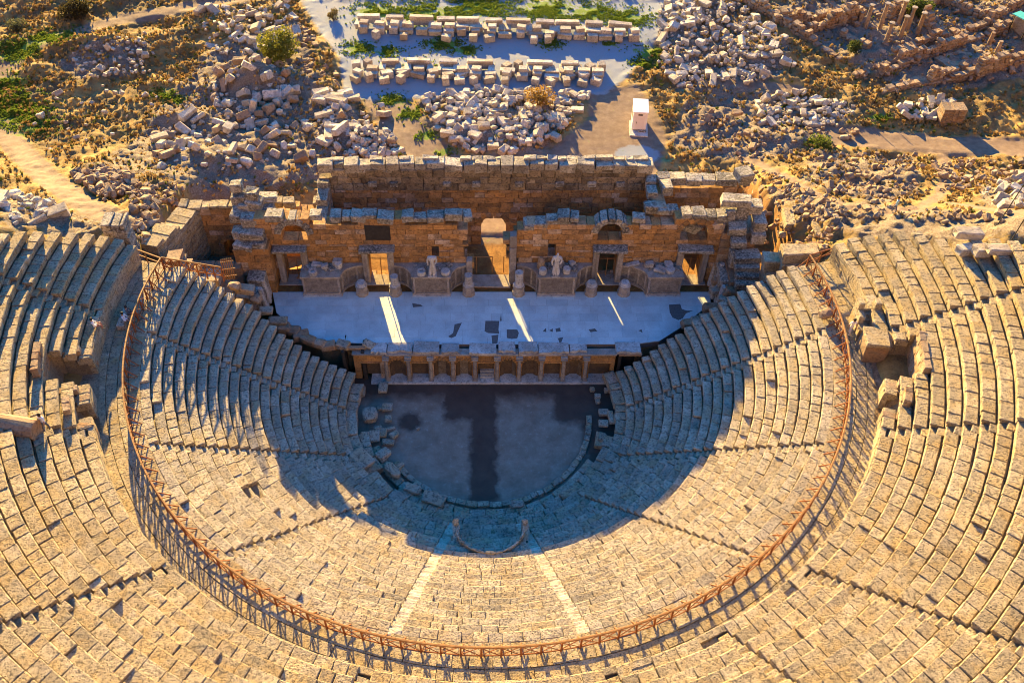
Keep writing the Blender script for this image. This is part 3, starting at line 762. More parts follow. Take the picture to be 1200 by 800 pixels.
# ------------------------------------------------------------------ masonry
def masonry(mb, x0, x1, z0, zt, yf, th, holes=(), hc=(.52, .72), lb=(.7, 1.6), jit=.02, rag=.06, ch=.025, xf=None, proud=.03, keys=()):
    """coursed ashlar in the plane y = yf (front) .. yf+th; zt(x) = top; holes = (xa, xb, za, zb, arch?)"""
    R, off = xf if xf else (None, None)
    zs = [z0]; kz = sorted(set([h[2] for h in holes]+[h[3] for h in holes if len(h) < 5]+list(keys)))
    ztop = max(zt(x) for x in np.linspace(x0, x1, 60))
    while zs[-1] < ztop-.1:
        n = zs[-1]+RNG.uniform(*hc)
        for q in kz:
            if zs[-1]+.2 < q < n+.2: n = q; break
        zs.append(n)
    for za, zb in zip(zs[:-1], zs[1:]):
        zm = (za+zb)/2; iv = [(x0, x1)]
        for h in holes:
            if len(h) == 5:
                xc = (h[0]+h[1])/2; r = (h[1]-h[0])/2; zsp = h[4]
                if zm < h[2] or zm > zsp+r: continue
                w = r if zm < zsp else math.sqrt(max(0, r*r-(zm-zsp)**2))
                a, b = xc-w, xc+w
            else:
                if zm < h[2] or zm > h[3]: continue
                a, b = h[0], h[1]
            nv = []
            for p, q in iv:
                if b <= p or a >= q: nv.append((p, q)); continue
                if a > p: nv.append((p, a))
                if b < q: nv.append((b, q))
            iv = nv
        for p, q in iv:
            x = p
            while x < q-.02:
                L = min(RNG.uniform(*lb), q-x)
                if q-(x+L) < .3: L = q-x
                xm = x+L/2
                if zm < zt(xm)+RNG.uniform(-rag, rag):
                    pr = RNG.uniform(-proud, proud*.4)
                    c = np.array([xm, yf+pr+(th-pr)/2, zm]); s = (L-RNG.uniform(.008, .03), th-pr, zb-za-RNG.uniform(.008, .022))
                    if R is not None: c = R@c+off
                    mb.box(c, s, R, ch=ch*RNG.uniform(.6, 1.8), jit=jit)
                x += L
def caps(mb, x0, x1, z, yf, th, h=(.5, .8), lb=(.8, 1.7), miss=.15, jit=.06, ztop=None):
    x = x0
    while x < x1:
        L = RNG.uniform(*lb)
        if RNG.uniform() > miss:
            hh = RNG.uniform(*h); zz = z if ztop is None else ztop(x+L/2)
            mb.box((x+L/2, yf+th/2+RNG.uniform(-.15, .12), zz+hh/2-.02), (L-.05, th*RNG.uniform(.75, 1.05), hh), rot3(RNG.uniform(-.04, .04), RNG.uniform(-.04, .04), RNG.uniform(-.08, .08)), ch=.06, jit=jit)
        x += L
def voussoirs(mb, xc, r, zs, yf, th, n=9, rise=.55, a0=0, a1=PI, tone=None):
    for j in range(n):
        a = a0+(a1-a0)*(j+.5)/n; w = (r+rise/2)*(a1-a0)/n
        mb.box((xc+(r+rise/2)*math.cos(a), yf-.04+th/2, zs+(r+rise/2)*math.sin(a)), (rise, th, w-.02), rot3(0, -a, 0), ch=.03, jit=.03, tone=tone)

YF = 13.6
DOORS = [(-18.0, 1.7), (-10.05, 1.8), (11.35, 1.7), (19.2, 1.75)]
PODS = [(-17.1, -13.6, -16.6, -11.5), (-6.8, -3.4, -8.7, -1.6), (4.9, 8.3, 2.9, 10.0), (15.1, 18.2, 12.7, 18.2)]
def build_front_wall():
    t = thing('scene_wall', 'rust brown front wall behind the stage, with marble door frames and broken arches', 'stone wall', (0.6, YF, SZ))
    def top(x):
        if x < -20.5: return 9.5
        if x < -19.3: return 11.2
        if x < -16.2: return 11.3
        if x < -2.6: return 11.15
        if x < -1.6: return 10.4
        if x < 2.3: return 3.9
        if x < 3.9: return 10.0
        if x < 5.6: return 10.6
        if x < 9.6: return 11.0
        if x < 13: return 10.9
        if x < 16.8: return 10.9
        if x < 21: return 11.4
        return 10.4
    holes = [(x-w/2, x+w/2, 4.1, 7.75) for x, w in DOORS]
    holes += [(-18.6, -16.3, 9.0, 0, 9.75), (-5.02, -4.38, 7.0, 8.2), (5.75, 6.45, 7.2, 8.5), (10.2, 12.4, 9.0, 0, 9.9), (17.7, 20.2, 9.0, 0, 9.9)]
    mb = MB(); masonry(mb, -20.9, 21.6, SZ, top, YF, 1.3, holes, jit=.018); mb.build('wall_masonry', M['orange'], t)
    mb = MB()
    for x0, x1, z in ((-19.8, -18.7, 11.2), (-15.9, -15.2, 11.2), (-14.0, -11.4, 11.1), (-11.2, -8.2, 11.0), (-7.6, -2.0, 11.1), (3.4, 5.2, 10.2), (5.4, 6.9, 10.6), (6.4, 8.6, 11.1), (13.2, 14.0, 10.8), (16.6, 21.0, 11.3)):
        caps(mb, x0, x1, z, YF-.05, 1.3, miss=.08)
    mb.build('capping_stones', M['greycap'], t)
    for xc, r, zs, n, mm in ((-17.45, 1.15, 9.75, 7, 'greycap'), (11.3, 1.1, 9.9, 7, 'greycap'), (18.95, 1.25, 9.9, 9, 'orange')):
        mb = MB(); voussoirs(mb, xc, r, zs, YF-.08, 1.45, n, .62 if mm == 'greycap' else .45); mb.build('arch', M[mm], t)
    mb = MB(); mb.box((18.9, YF+.7, 9.9), (1.5, .5, 1.1), rot3(.3, .5, .1), ch=.06, jit=.08); mb.build('fallen_slab', M['greycap'], t)
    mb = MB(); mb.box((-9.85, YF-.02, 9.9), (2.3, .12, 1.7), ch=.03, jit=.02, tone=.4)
    mb.build('niche_shade_panel', M['dark'], t)  # near-black panel on the wall face paints the shade of a niche
    # door frames
    for x, w in DOORS:
        f = MB(); 
        for s in (-1, 1):
            f.box((x+s*(w/2+.28), YF-.22, 5.95), (.56, .5, 3.7), ch=.04, jit=.02); f.box((x+s*(w/2+.12), YF-.50, 5.95), (.2, .12, 3.6), ch=.03)
        f.box((x, YF-.05, 4.04), (w+1.5, 1.5, .14), ch=.03)
        fo = f.build('door_frame', M['carved'], t)
        l = MB(); l.box((x, YF-.2, 7.98), (w+1.25, .62, .42), ch=.04, jit=.02); l.box((x+RNG.uniform(-.1, .1), YF-.45, 8.32), (w+1.5, 1.1, .26), rot3(0, RNG.uniform(-.03, .03), 0), ch=.06, jit=.05)
        l.build('lintel', M['greycap'], fo)
        g = MB(); g.bar((x+.1, YF+.5, 4.1), (x+.1, YF+.5, 6.4), .07); g.bar((x-w/2, YF+.5, 6.3), (x+w/2, YF+.5, 6.3), .06)
        g.build('door_rail', M['rail'], fo)
    # the tall broken jambs of the middle doorway
    f = MB(); z = SZ
    for h in (1.5, 1.5, 1.6, 1.5): f.box((2.5, YF-.1, z+h/2), (.62, .8, h-.02), ch=.05, jit=.03); z += h
    f.build('door_jamb', M['carved'], t)
    f = MB(); f.box((-1.55, YF-.1, 5.3), (.5, .7, 3.0), ch=.05, jit=.04); f.build('door_jamb', M['carved'], t)
    f = MB(); f.box((.5, YF-.2, 4.02), (3.6, 1.7, .16), ch=.03, jit=.02); f.build('threshold', M['carved'], t)
    g = MB()
    for xx in (-.9, .6, 1.7): g.bar((xx, YF+.9, 4.1), (xx, YF+.9, 6.2), .09)
    g.bar((-1.4, YF+.9, 6.1), (.6, YF+.9, 6.15), .08); g.build('door_rail', M['rail'], t)
build_front_wall()

def build_podiums():
    labs = ['marble podium left of the stage with drums and broken slabs on top', 'marble podium between the left and middle doors carrying a headless statue', 'marble podium right of the middle door carrying a slender statue', 'marble podium at the right of the stage heaped with broken slabs']
    for (xa, xb, ja, jb), lab in zip(PODS, labs):
        t = thing('podium', lab, 'podium', ((xa+xb)/2, 12.5, SZ), 'podiums along the front wall')
        yf, yb = 11.75, YF
        def outline(o):
            P = []
            for u in np.linspace(0, PI/2, 9): P.append((ja+(xa-ja)*math.cos(u)+(-o if u < 1e9 else 0)*math.cos(u)*1, yf-(o if u < .1 else 0)+(yb-.25-yf)*math.sin(u)-o*math.sin(u)))
            P = P[::-1]
            Q = []
            for u in np.linspace(0, PI/2, 9): Q.append((jb+(xb-jb)*math.cos(u)+o*math.cos(u), yf-(o if u < .1 else 0)+(yb-.25-yf)*math.sin(u)-o*math.sin(u)))
            if abs(ja-xa) < .6: P = [(xa-o, yb), (xa-o, yf-o)]
            if abs(jb-xb) < .6: Q = [(xb+o, yf-o), (xb+o, yb)]
            S = [(ja, yb)]+P+Q+[(jb, yb)]
            return [S[0]]+[p for p, q in zip(S[1:], S[:-1]) if math.dist(p, q) > .01]
        mb = MB(); mb.prism(outline(0), SZ, 5.95, .5); mb.build('podium_body', M['relief'], t)
        mb = MB(); mb.prism(outline(.10), SZ, SZ+.28, .3); mb.build('podium_base', M['carved'], t)
        mb = MB(); mb.prism(outline(.12), 5.98, 6.2, .2); mb.build('cornice', M['carved'], t)
        for x0 in (xa+.12, xb-.12): mb = MB(); mb.box((x0, yf-.03, 5.0), (.22, .1, 1.85), ch=.02); mb.build('pilaster', M['carved'], t)
        for (xe, je) in ((xa, ja), (xb, jb)):
            if abs(xe-je) < .6: continue
            for u in (.35, .8, 1.25):
                x = je+(xe-je)*math.cos(u); y = yf+(yb-.25-yf)*math.sin(u)
                mb = MB(); mb.box((x, y, 5.0), (.2, .12, 1.85), rotz(math.atan2((yb-.25-yf)*math.cos(u), -(xe-je)*math.sin(u))), ch=.02); mb.build('pilaster', M['carved'], t)
        mb = MB(); mb.prism([(xa-.1, 11.5), (xb+.1, 11.5), (xb+.1, 11.75), (xa-.1, 11.75)], SZ, SZ+.1, .1); mb.build('foot_slab', M['marble'], t)
        # rubble fill on top
        mb = MB()
        for _ in range(22):
            mb.box((RNG.uniform(xa, xb), RNG.uniform(12.6, 13.4), 6.2+RNG.uniform(0, .06)), RNG.uniform(.2, .6, 3)*np.array([1, 1, .4]), rotz(RNG.uniform(0, 3)), ch=.04, jit=.04)
        mb.build('broken_slabs', M['greycap'], t)
build_podiums()

# loose drums, capitals and pieces standing on the podiums
def drum_mesh(name, r, h, hollow=False, m='marble'):
    mb = MB(); n = 18
    if hollow: mb.lathe((0, 0, 0), [(r*.95, 0), (r, .06), (r*.98, h-.05), (r*.93, h), (r*.45, h), (r*.40, h-.18)], n, jit=.01, tone=.3)
    else: mb.lathe((0, 0, 0), [(r*.93, 0), (r, .06), (r*.97, h*.5), (r*.98, h-.06), (r*.90, h)], n, jit=.012, tone=.3)
    me = mb.mesh(name); me.materials.append(M[m]); return me
DM = [drum_mesh('drum', .42, .45, True), drum_mesh('drum', .36, .55), drum_mesh('drum', .45, .35)]
for (px, py, k, lab) in ((367, 321, 0, 'hollow round drum at the near left corner of the left podium'), (397, 313, 1, 'small drum beside the broken capital on the left podium'), (494, 321, 0, 'hollow round drum left of the headless statue'), (522, 320, 2, 'flat drum right of the headless statue'),
                      (636, 320, 1, 'round drum left of the slender statue'), (664, 319, 1, 'round drum right of the slender statue'), (785, 318, 2, 'flat drum on the podium at the right end')):
    p = at(px, py, 6.22); o = link('column_drum', DM[k], None, p, (0, 0, random.random()*6)); tag(o, lab, 'column drum', 'drums lying on the podiums')
for (px, py, s, lab) in ((396, 310, (.9, .7, .6), 'broken capital lying at the back of the left podium'), (372, 311, (1.0, .5, .3), 'flat pale slab at the back of the left podium'), (381, 314, (.7, .5, .45), 'bluish block in the middle of the left podium'),
                         (760, 312, (.8, .6, .5), 'grey block leaning at the back of the right podium'), (774, 317, (1.1, .8, .35), 'broad grey slab on the right podium'), (783, 311, (.8, .6, .4), 'squared grey block at the rear of the right podium'), (656, 312, (.6, .5, .7), 'grey block behind the slender statue'), (670, 310, (.6, .5, .4), 'small grey block at the rear right of the slender statue'), (741, 311, (1.3, .5, .3), 'pale slab at the foot of the brown wall near the right doors')):
    p = at(px, py, 6.22); mb = MB(); mb.box((0, 0, s[2]/2), s, rotz(RNG.uniform(-.5, .5)), ch=.07, jit=.07); tag(mb.build('loose_block', M['marble'], None, (0, 0, 0)), lab, 'stone block', 'loose blocks on the podiums').location = p

# stumps of the columns in front of the doors
def stump(px, tall, lab):
    x = (px-566)/12.25-.28; p = (x, 11.95, SZ)
    t = thing('column_stump', lab, 'column', p, 'column stumps in front of the doors'); mb = MB()
    mb.lathe(p, [(.62, 0), (.62, .35), (.55, .42), (.52, .9), (.60, 1.0), (.60, 1.12)], 8, R=rotz(PI/8), jit=.015, tone=.3); mb.build('pedestal', M['carved'], t)
    mb = MB(); z = SZ+1.12; h = tall
    mb.lathe((x, 11.95, z), [(.50, 0), (.52, .1), (.40, .22), (.38, .28)]+([(.38, h), (.36, h+.03)] if h > .4 else [(.42, .34), (.36, .40)]), 18, jit=.012, tone=.4); mb.build('shaft', M['marble'], t)
for px, h, lab in ((426.5, .3, 'short column base left of the second door from the left'), (465, 1.1, 'broken column on its base right of the second door from the left'), (549.5, 1.25, 'broken column left of the middle doorway, with a hollow top'), (607, 1.6, 'tallest broken column, right of the middle doorway'),
                   (690.5, .3, 'short ribbed column base left of the door under the open arch'), (728.5, .3, 'short ribbed column base right of the door under the open arch')):
    stump(px, h, lab)

# statues
def skin_mesh(name, joints, edges, mats, pick, sub=2, root=0):
    me = bpy.data.meshes.new('tmp'); me.from_pydata([j[0] for j in joints], edges, []); o = bpy.data.objects.new('tmp', me); COL.objects.link(o)
    o.modifiers.new('s', 'SKIN'); sv = me.skin_vertices[0].data
    for i, j in enumerate(joints): sv[i].radius = (j[1], j[2] if len(j) > 2 else j[1]); sv[i].use_root = i == root
    u = o.modifiers.new('u', 'SUBSURF'); u.levels = sub; u.render_levels = sub
    dg = bpy.context.evaluated_depsgraph_get(); out = bpy.data.meshes.new_from_object(o.evaluated_get(dg)); out.name = name
    bpy.data.objects.remove(o); bpy.data.meshes.remove(me)
    for m in mats: out.materials.append(m)
    for p in out.polygons: p.material_index = pick(p.center); p.use_smooth = True
    return out
def statue(px, py, lab, lean, head):
    p = at(px, py, 6.2); t = thing('statue', lab, 'statue', p, 'statues on the podiums')
    mb = MB(); mb.box(p+np.array([0, 0, .1]), (.8, .7, .2), ch=.03, jit=.02); mb.build('base', M['marble'], t)
    J = [((0, 0, 1.05), .24, .19), ((lean*.3, 0, 1.5), .27, .19), ((lean*.5, 0, 1.78), .20, .14), ((-.10, 0, .55), .20, .20), ((-.12, -.02, .05), .24, .22), ((.13, -.05, .55), .17, .17), ((.16, -.06, .06), .20, .2),
         ((lean*.4+.30, 0, 1.66), .12), ((lean*.4+.36, -.04, 1.3), .09), ((.2, -.22, 1.15), .07), ((lean*.4-.30, 0, 1.66), .12), ((-.36, -.02, 1.28), .09), ((-.30, -.10, .95), .07)]
    Eg = [(0, 1), (1, 2), (0, 3), (3, 4), (0, 5), (5, 6), (1, 7), (7, 8), (8, 9), (1, 10), (10, 11), (11, 12)]
    if head:
        J += [((lean*.5, 0, 1.92), .08), ((lean*.6, -.02, 2.08), .12)]; Eg += [(2, 13), (13, 14)]
    me = skin_mesh('robed_figure', J, Eg, [M['statue']], lambda c: 0); o = link('robed_figure', me, t, (0, 0, .2)); o.scale = (1.15, 1.2, 1.25)
    mb = MB()
    for i in range(9):   # folds of the robe
        x = RNG.uniform(-.26, .26); mb.bar(p+np.array([x, -.30+abs(x)*.3, .25]), p+np.array([x*.6+lean*.3, -.31+abs(x)*.3, 1.5+RNG.uniform(-.2, .5)]), .07, .06, tone=.3)
    mb.build('robe_folds', M['statue'], t)
statue(507, 323, 'pale headless robed statue on the podium left of the middle door', .02, False)
statue(651, 323, 'slender pale statue with a head, leaning slightly, on the podium right of the middle door', .12, True)
mb = MB(); p = at(634, 314, 6.2); mb.lathe(p, [(.35, 0), (.36, .5), (.30, 1.0), (.12, 1.3)], 12, jit=.05); o = tag(mb.build('statue_fragment', M['brownblock'], None, p), 'brownish rounded stump of a statue behind the slender one', 'statue')

# ------------------------------------------------------------------ rear wall and the rooms beside it
YR = 19.0
def build_rear():
    t = thing('rear_wall', 'tall back wall of squared brown blocks with a sunlit arched doorway in the middle', 'stone wall', (0, YR, 4))
    holes = [(-.45, 1.95, 3.0, 0, 6.15), (-12.6, -9.7, 3.0, 7.05), (9.0, 9.5, 4.0, 6.5)]
    top = lambda x: 12.55 if x > -14.6 else 12.0
    mb = MB(); masonry(mb, -15.6, 15.2, 3.4, lambda x: 10.45, YR, 1.25, holes, hc=(.55, .85), lb=(.7, 1.5), jit=.03, proud=.05, rag=.0, keys=(10.45,)); mb.build('wall_masonry', M['orange'], t)
    mb = MB(); masonry(mb, -15.6, 15.2, 10.45, top, YR, 1.25, (), hc=(.6, .95), lb=(.7, 1.7), jit=.04, proud=.07, ch=.04); mb.build('upper_courses', M['upper'], t)
    mb = MB(); caps(mb, -15.6, 15.2, 12.5, YR-.05, 1.45, h=(.8, 1.1), lb=(1.0, 1.8), miss=.0, jit=.07); caps(mb, -14.5, 15, 12.95, YR+.65, .7, h=(.5, .75), miss=.35); mb.build('capping_stones', M['cap'], t)
    mb = MB(); voussoirs(mb, .75, 1.2, 6.15, YR-.02, 1.3, 9, .5); mb.build('arch', M['orange'], t)
    mb = MB()
    for x in (-10.6, -8.6, -3.6, -.9, 3.1, 6.9, 9.9, 12.6): mb.box((x, YR-.12, 11.3), (.8, .4, .5), ch=.05, jit=.04)
    mb.build('corbels', M['greycap'], t)
    # cross wall closing the corridor and the lower chamber on the right
    t2 = thing('cross_wall', 'cross wall of big dark blocks closing the corridor on the right', 'stone wall', (15.6, 16, 4)); mb = MB()
    masonry(mb, 0, 4.2, 3.6, lambda x: 11.5, 0, 1.1, jit=.03, xf=(rotz(PI/2), np.array([16.3, 14.9, 0]))); mb.build('wall_masonry', M['orange'], t2)
    mb = MB()
    for (x, y, z, s) in ((15.3, 18.5, 11.9, (.9, 1.2, .9)), (15.2, 17.0, 11.8, (.9, 1.3, .8)), (16.6, 17.6, 11.9, (1.0, 1.4, 1.0)), (14.9, 15.2, 11.5, (1.1, 1.0, .9)), (16.0, 15.0, 11.4, (1.2, 1.0, .6)), (16.9, 15.2, 11.3, (1.0, .9, .6)), (16.4, 18.9, 12.1, (1.2, .9, .7))): mb.box((x, y, z), s, rotz(RNG.uniform(-.15, .15)), ch=.07, jit=.08)
    mb.build('loose_blocks', M['greycap'], t2)
    t3 = thing('chamber_wall', 'lower back wall of the dark chamber at the right of the building', 'stone wall', (20, YR, 4)); mb = MB()
    masonry(mb, 15.3, 24.2, 3.6, lambda x: 11.2, YR-.2, 1.2, [(17.6, 19.0, 4.0, 6.0)], jit=.04, xf=None); mb.build('wall_masonry', M['orange'], t3)
    mb = MB(); caps(mb, 16.6, 24.2, 11.2, YR-.3, 1.3, h=(.6, .9), lb=(1.2, 2.4), miss=.0, jit=.08); mb.box((24.0, YR+.2, 12.2), (1.4, 1.5, .9), rotz(.3), ch=.08, jit=.08); mb.build('capping_stones', M['greycap'], t3)
    # chamber on the left behind the front wall
    t4 = thing('chamber_wall', 'tumbled low back wall of the chamber at the left of the building', 'stone wall', (-18, 18, 4)); mb = MB()
    masonry(mb, -20.6, -15.7, 3.4, lambda x: 9.4+.5*math.sin(x*2), 17.6, 1.0, jit=.05); mb.build('wall_masonry', M['orange'], t4)
    mb = MB(); caps(mb, -20.6, -15.7, 9.5, 17.5, 1.2, miss=.2); mb.build('loose_blocks', M['seat2'], t4)
    t5 = thing('cross_wall', 'short cross wall of stepped grey blocks closing the corridor on the left', 'stone wall', (-15.3, 16.5, 4)); mb = MB()
    masonry(mb, 0, 4.1, 3.6, lambda x: 10.2+.45*x, 0, 1.1, jit=.04, xf=(rotz(PI/2), np.array([-14.6, 14.9, 0]))); mb.build('wall_masonry', M['greycap'], t5)
build_rear()

def build_wings():
    # left tower
    t = thing('corner_tower', 'rust brown corner tower at the left, heaped with huge dark blocks', 'ruined tower', (-21.4, 13.5, 4)); mb = MB()
    masonry(mb, -22.9, -19.7, 3.6, lambda x: 8.9, 12.1, 4.6, hc=(.7, .95), lb=(1.0, 1.9), jit=.04); mb.build('tower_masonry', M['orange'], t)
    mb = MB()
    for (x, y, z, s) in ((-21.9, 12.7, 9.2, (1.8, 1.2, .7)), (-20.5, 12.8, 9.3, (1.2, 1.2, .8)), (-21.2, 13.3, 10.0, (2.2, 1.2, .9)), (-22.5, 13.7, 9.9, (1.1, 1.2, .9)), (-21.3, 14.2, 10.9, (1.5, 1.3, 1.0)), (-22.6, 14.9, 10.9, (1.1, 1.4, 1.0)), (-20.3, 14.8, 10.2, (1.1, 1.6, 1.2)), (-21.0, 15.8, 11.6, (1.4, 1.4, 1.0)), (-22.5, 16.2, 11.8, (1.3, 1.3, 1.3)), (-21.2, 16.0, 12.4, (1.2, 1.0, .9)), (-20.0, 16.6, 11.6, (1.6, 1.1, .7)), (-22.6, 16.5, 12.9, (1.1, 1.0, .8)), (-20.4, 13.6, 9.6, (.8, .7, .7)), (-19.9, 15.6, 10.8, (1.1, 1.2, .9)), (-22.0, 15.5, 11.4, (1.0, 1.0, .8))):
        mb.box((x, y, z), s, rot3(RNG.uniform(-.1, .1), RNG.uniform(-.1, .1), RNG.uniform(-.2, .2)), ch=.09, jit=.09)
    mb.build('heaped_blocks', M['greycap'], t)
    # left parodos room with dark archway
    t = thing('roofless_room', 'roofless brown room with a dark archway left of the tower', 'ruined room', (-25.5, 13, 4)); mb = MB()
    masonry(mb, -28.4, -22.9, 3.6, lambda x: 10.5, 16.2, 1.2, [(-25.1, -23.1, 3.6, 0, 5.9)], jit=.03); mb.build('back_wall', M['orange'], t)
    mb = MB(); mb.box((-24.1, 18.0, 5.2), (2.6, .5, 4.4)); mb.build('archway_shade', M['dark'], t)  # near-black block behind the opening stands in for the shade inside
    mb = MB(); voussoirs(mb, -24.1, 1.0, 5.9, 16.1, .6, 8, .45); mb.build('arch', M['orange'], t)
    mb = MB(); masonry(mb, 0, 7.0, 5.0, lambda x: 11.9-.22*x, 0, 2.0, hc=(.28, .4), lb=(.8, 1.5), jit=.05, xf=(rotz(R_(73)), np.array([-28.5, 9.5, 0]))); mb.build('side_wall', M['seat2'], t)
    mb = MB(); masonry(mb, -27.4, -22.4, 3.6, lambda x: 7.6, 11.4, 1.1, jit=.04); mb.build('front_wall', M['brownblock'], t)
    mb = MB(); caps(mb, -28.4, -22.9, 10.45, 16.1, 1.4, h=(.25, .4), lb=(.7, 1.3), miss=.1); mb.build('capping_stones', M['seat2'], t)
    mb = MB(); mb.box((-25.5, 14.2, 4.2), (5.4, 4.4, .8), tone=.5); mb.build('floor', M['mortar'], t)
    # projecting piers of upright slabs at both ends of the stage
    for s, lab in ((-1, 'leaning upright slabs and pilasters at the left end of the stage'), (1, 'bundle of leaning bluish column shafts at the right end of the stage')):
        t = thing('projecting_pier', lab, 'ruined pier', (s*20.3, 11.5, SZ)); x = -20.2 if s < 0 else 21.4
        mb = MB(); mb.box((x+s*.9, 12.0, 5.2), (1.6, 2.6, 2.9), ch=.1, jit=.1); mb.box((x+s*.7, 10.3, 4.9), (1.2, 1.5, 2.2), ch=.1, jit=.1); mb.build('pier_core', M['greycap'], t)
        n = 6 if s < 0 else 7
        for i in range(n):
            y = 9.7+i*.58; mb = MB(); h = RNG.uniform(2.2, 3.6); w = RNG.uniform(.4, .6)
            b = np.array([x+RNG.uniform(-.15, .1), y, SZ-.1]); tp = b+np.array([s*RNG.uniform(.2, .7), RNG.uniform(-.1, .5), h])
            if s > 0 and i > 2:
                d = tp-b; L = np.linalg.norm(d); q = Vector(d).to_track_quat('Z', 'Y').to_matrix()
                mb.lathe(b, [(.27, 0), (.28, .1), (.25, L*.6), (.22, L)], 12, R=np.array(q), jit=.015, tone=RNG.uniform())
            else: mb.bar(b, tp, w, .3, tone=RNG.uniform(), up=(1, 0, 0))
            mb.build('upright_slab' if not (s > 0 and i > 2) else 'column_shaft', M['marble'], t)
    # right tower: descending stack of big blocks
    t = thing('corner_tower', 'stack of huge bluish topped blocks stepping down beside the right seats', 'ruined tower', (23, 13, 4)); mb = MB()
    masonry(mb, 21.4, 24.6, 3.6, lambda x: 10.2, 13.3, 2.6, hc=(.7, .95), lb=(1.0, 1.9), jit=.05); masonry(mb, 22.2, 25.0, 3.6, lambda x: 6.6, 10.2, 3.0, hc=(.7, .95), lb=(1.0, 1.9), jit=.05); mb.build('tower_masonry', M['brownblock'], t)
    mb = MB()
    for (x, y, z, s) in ((21.9, 14.6, 11.2, (1.2, 1.3, 1.6)), (23.1, 14.8, 11.4, (1.1, 1.2, 1.4)), (22.4, 14.8, 12.6, (2.6, 1.2, .8)), (24.2, 14.9, 11.9, (1.4, 1.4, .9)), (22.6, 13.4, 10.6, (1.6, 1.2, .8)), (22.8, 12.7, 9.6, (1.4, 1.1, .8)), (24.6, 13.9, 10.9, (1.1, 1.6, 1.1)), (24.6, 13.4, 9.8, (1.2, 1.5, 1.1)),
                         (23.6, 11.9, 8.5, (2.4, 1.2, .85)), (23.6, 11.2, 7.9, (2.3, .9, .6)), (23.7, 10.6, 7.4, (2.3, .9, .6)), (23.7, 10.0, 6.9, (2.4, .9, .8)), (26.2, 10.0, 7.9, (2.3, 1.0, .8)), (22.9, 12.4, 7.9, (1.3, 1.1, 1.8))):
        mb.box((x, y, z), s, rot3(RNG.uniform(-.06, .06), RNG.uniform(-.06, .06), RNG.uniform(-.12, .12)), ch=.08, jit=.07)
    mb.build('heaped_blocks', M['greycap'], t)
    # big squared blocks at the right end of the lower seats
    for (px, py, z, s, lab) in ((938, 292, 12.0, (3.2, 1.4, 1.0), 'long flat topped block behind the right end of the railing'), (934, 306, 10.9, (2.6, 1.4, 1.2), 'dark block under the long flat one at the right end of the railing'), (905, 300, 10.6, (1.4, 1.5, 1.3), 'brown block beside the orange hollow on the right'), (958, 270, 13.0, (.9, 1.6, .45), 'pale slab lying above the orange hollow on the right'), (924, 258, 12.4, (1.0, 2.6, .7), 'long slab lying on the orange bank at the right'), (884, 245, 11.2, (.9, 1.3, .9), 'upright white block at the top of the orange bank')):
        p = at(px, py, z) if px in (938, 934, 905) else ground_at(px, py, T)+np.array([0, 0, s[2]*.8]); mb = MB(); mb.box((0, 0, -s[2]/2), s, rotz(RNG.uniform(-.15, .15)), ch=.08, jit=.08)
        q = p.copy(); 
        tag(mb.build('masonry_block', M['seat2']), lab, 'stone block', 'big blocks at the right end of the building').location = q
build_wings()
def build_cut():
    # masonry footing that carries the blocks at the right end of the lower seats
    t = thing('parodos_wall', 'orange earth and masonry footing at the right end of the lower seats', 'ruined wall', (26, 10, 4)); mb = MB()
    masonry(mb, 24.6, 29.2, 3.4, lambda x: 9.4+.45*(x-24.6), 8.6, 1.8, jit=.06, hc=(.6, .9)); masonry(mb, 28.4, 29.8, 3.4, lambda x: 10.6, 9.0, 2.2, jit=.06, hc=(.6, .9)); mb.build('wall_masonry', M['brownblock'], t)
    t = thing('parodos_wall', 'rough footing wall at the left end of the lower seats', 'ruined wall', (-25, 10, 4)); mb = MB()
    masonry(mb, -27.6, -21.2, 3.4, lambda x: 6.4-.85*(x+21.2), 8.2, 1.6, jit=.08, hc=(.5, .8)); mb.build('wall_masonry', M['brownblock'], t)
    t = thing('end_wall', 'dark stub of retaining wall at the top left end of the walkway', 'ruined wall', (-30, 9, 10)); mb = MB()
    masonry(mb, -31.8, -29.9, 8, lambda x: 15.6, 7.9, 1.6, jit=.08, hc=(.6, .8)); mb.build('wall_masonry', M['greycap'], t)
build_cut()

# ------------------------------------------------------------------ seat of honour
def build_exedra():
    t = thing('seat_of_honour', 'curved marble seat with winged end pieces in the middle of the lower seats', 'stone seat', (0, -14, ZI))
    C = np.array([.25, -13.6]); mb = MB(); mf = MB()
    rx, ry = 2.55, 2.95
    for i, u in enumerate(np.linspace(-.12, PI+.12, 17)):
        c = np.array([C[0]+rx*math.cos(u), C[1]-ry*math.sin(u)]); z = float(np.interp(math.sin(u), [-.2, 1], [3.9, 5.5]))
        yaw = math.atan2(-ry*math.cos(u), -rx*math.sin(u))
        mb.box((c[0], c[1], z-.6), (.62, .15, 1.3), rotz(yaw), ch=.02, jit=.025)
    mb.build('curved_back', M['seat'], t)
    for x, sg in ((-2.35, 1), (2.9, -1)):
        m = MB(); y = -13.4; m.prism([(x-.16, y-1.5), (x+.16, y-1.5), (x+.3, y-.2), (x+.1, y+.35), (x-.25, y+.2)], 2.6, 4.3, .6, .03); m.box((x, y+.1, 4.3), (.40, .55, .55), rot3(.5, 0, 0), ch=.1, jit=.06); m.build('winged_end', M['seat'], t)
build_exedra()

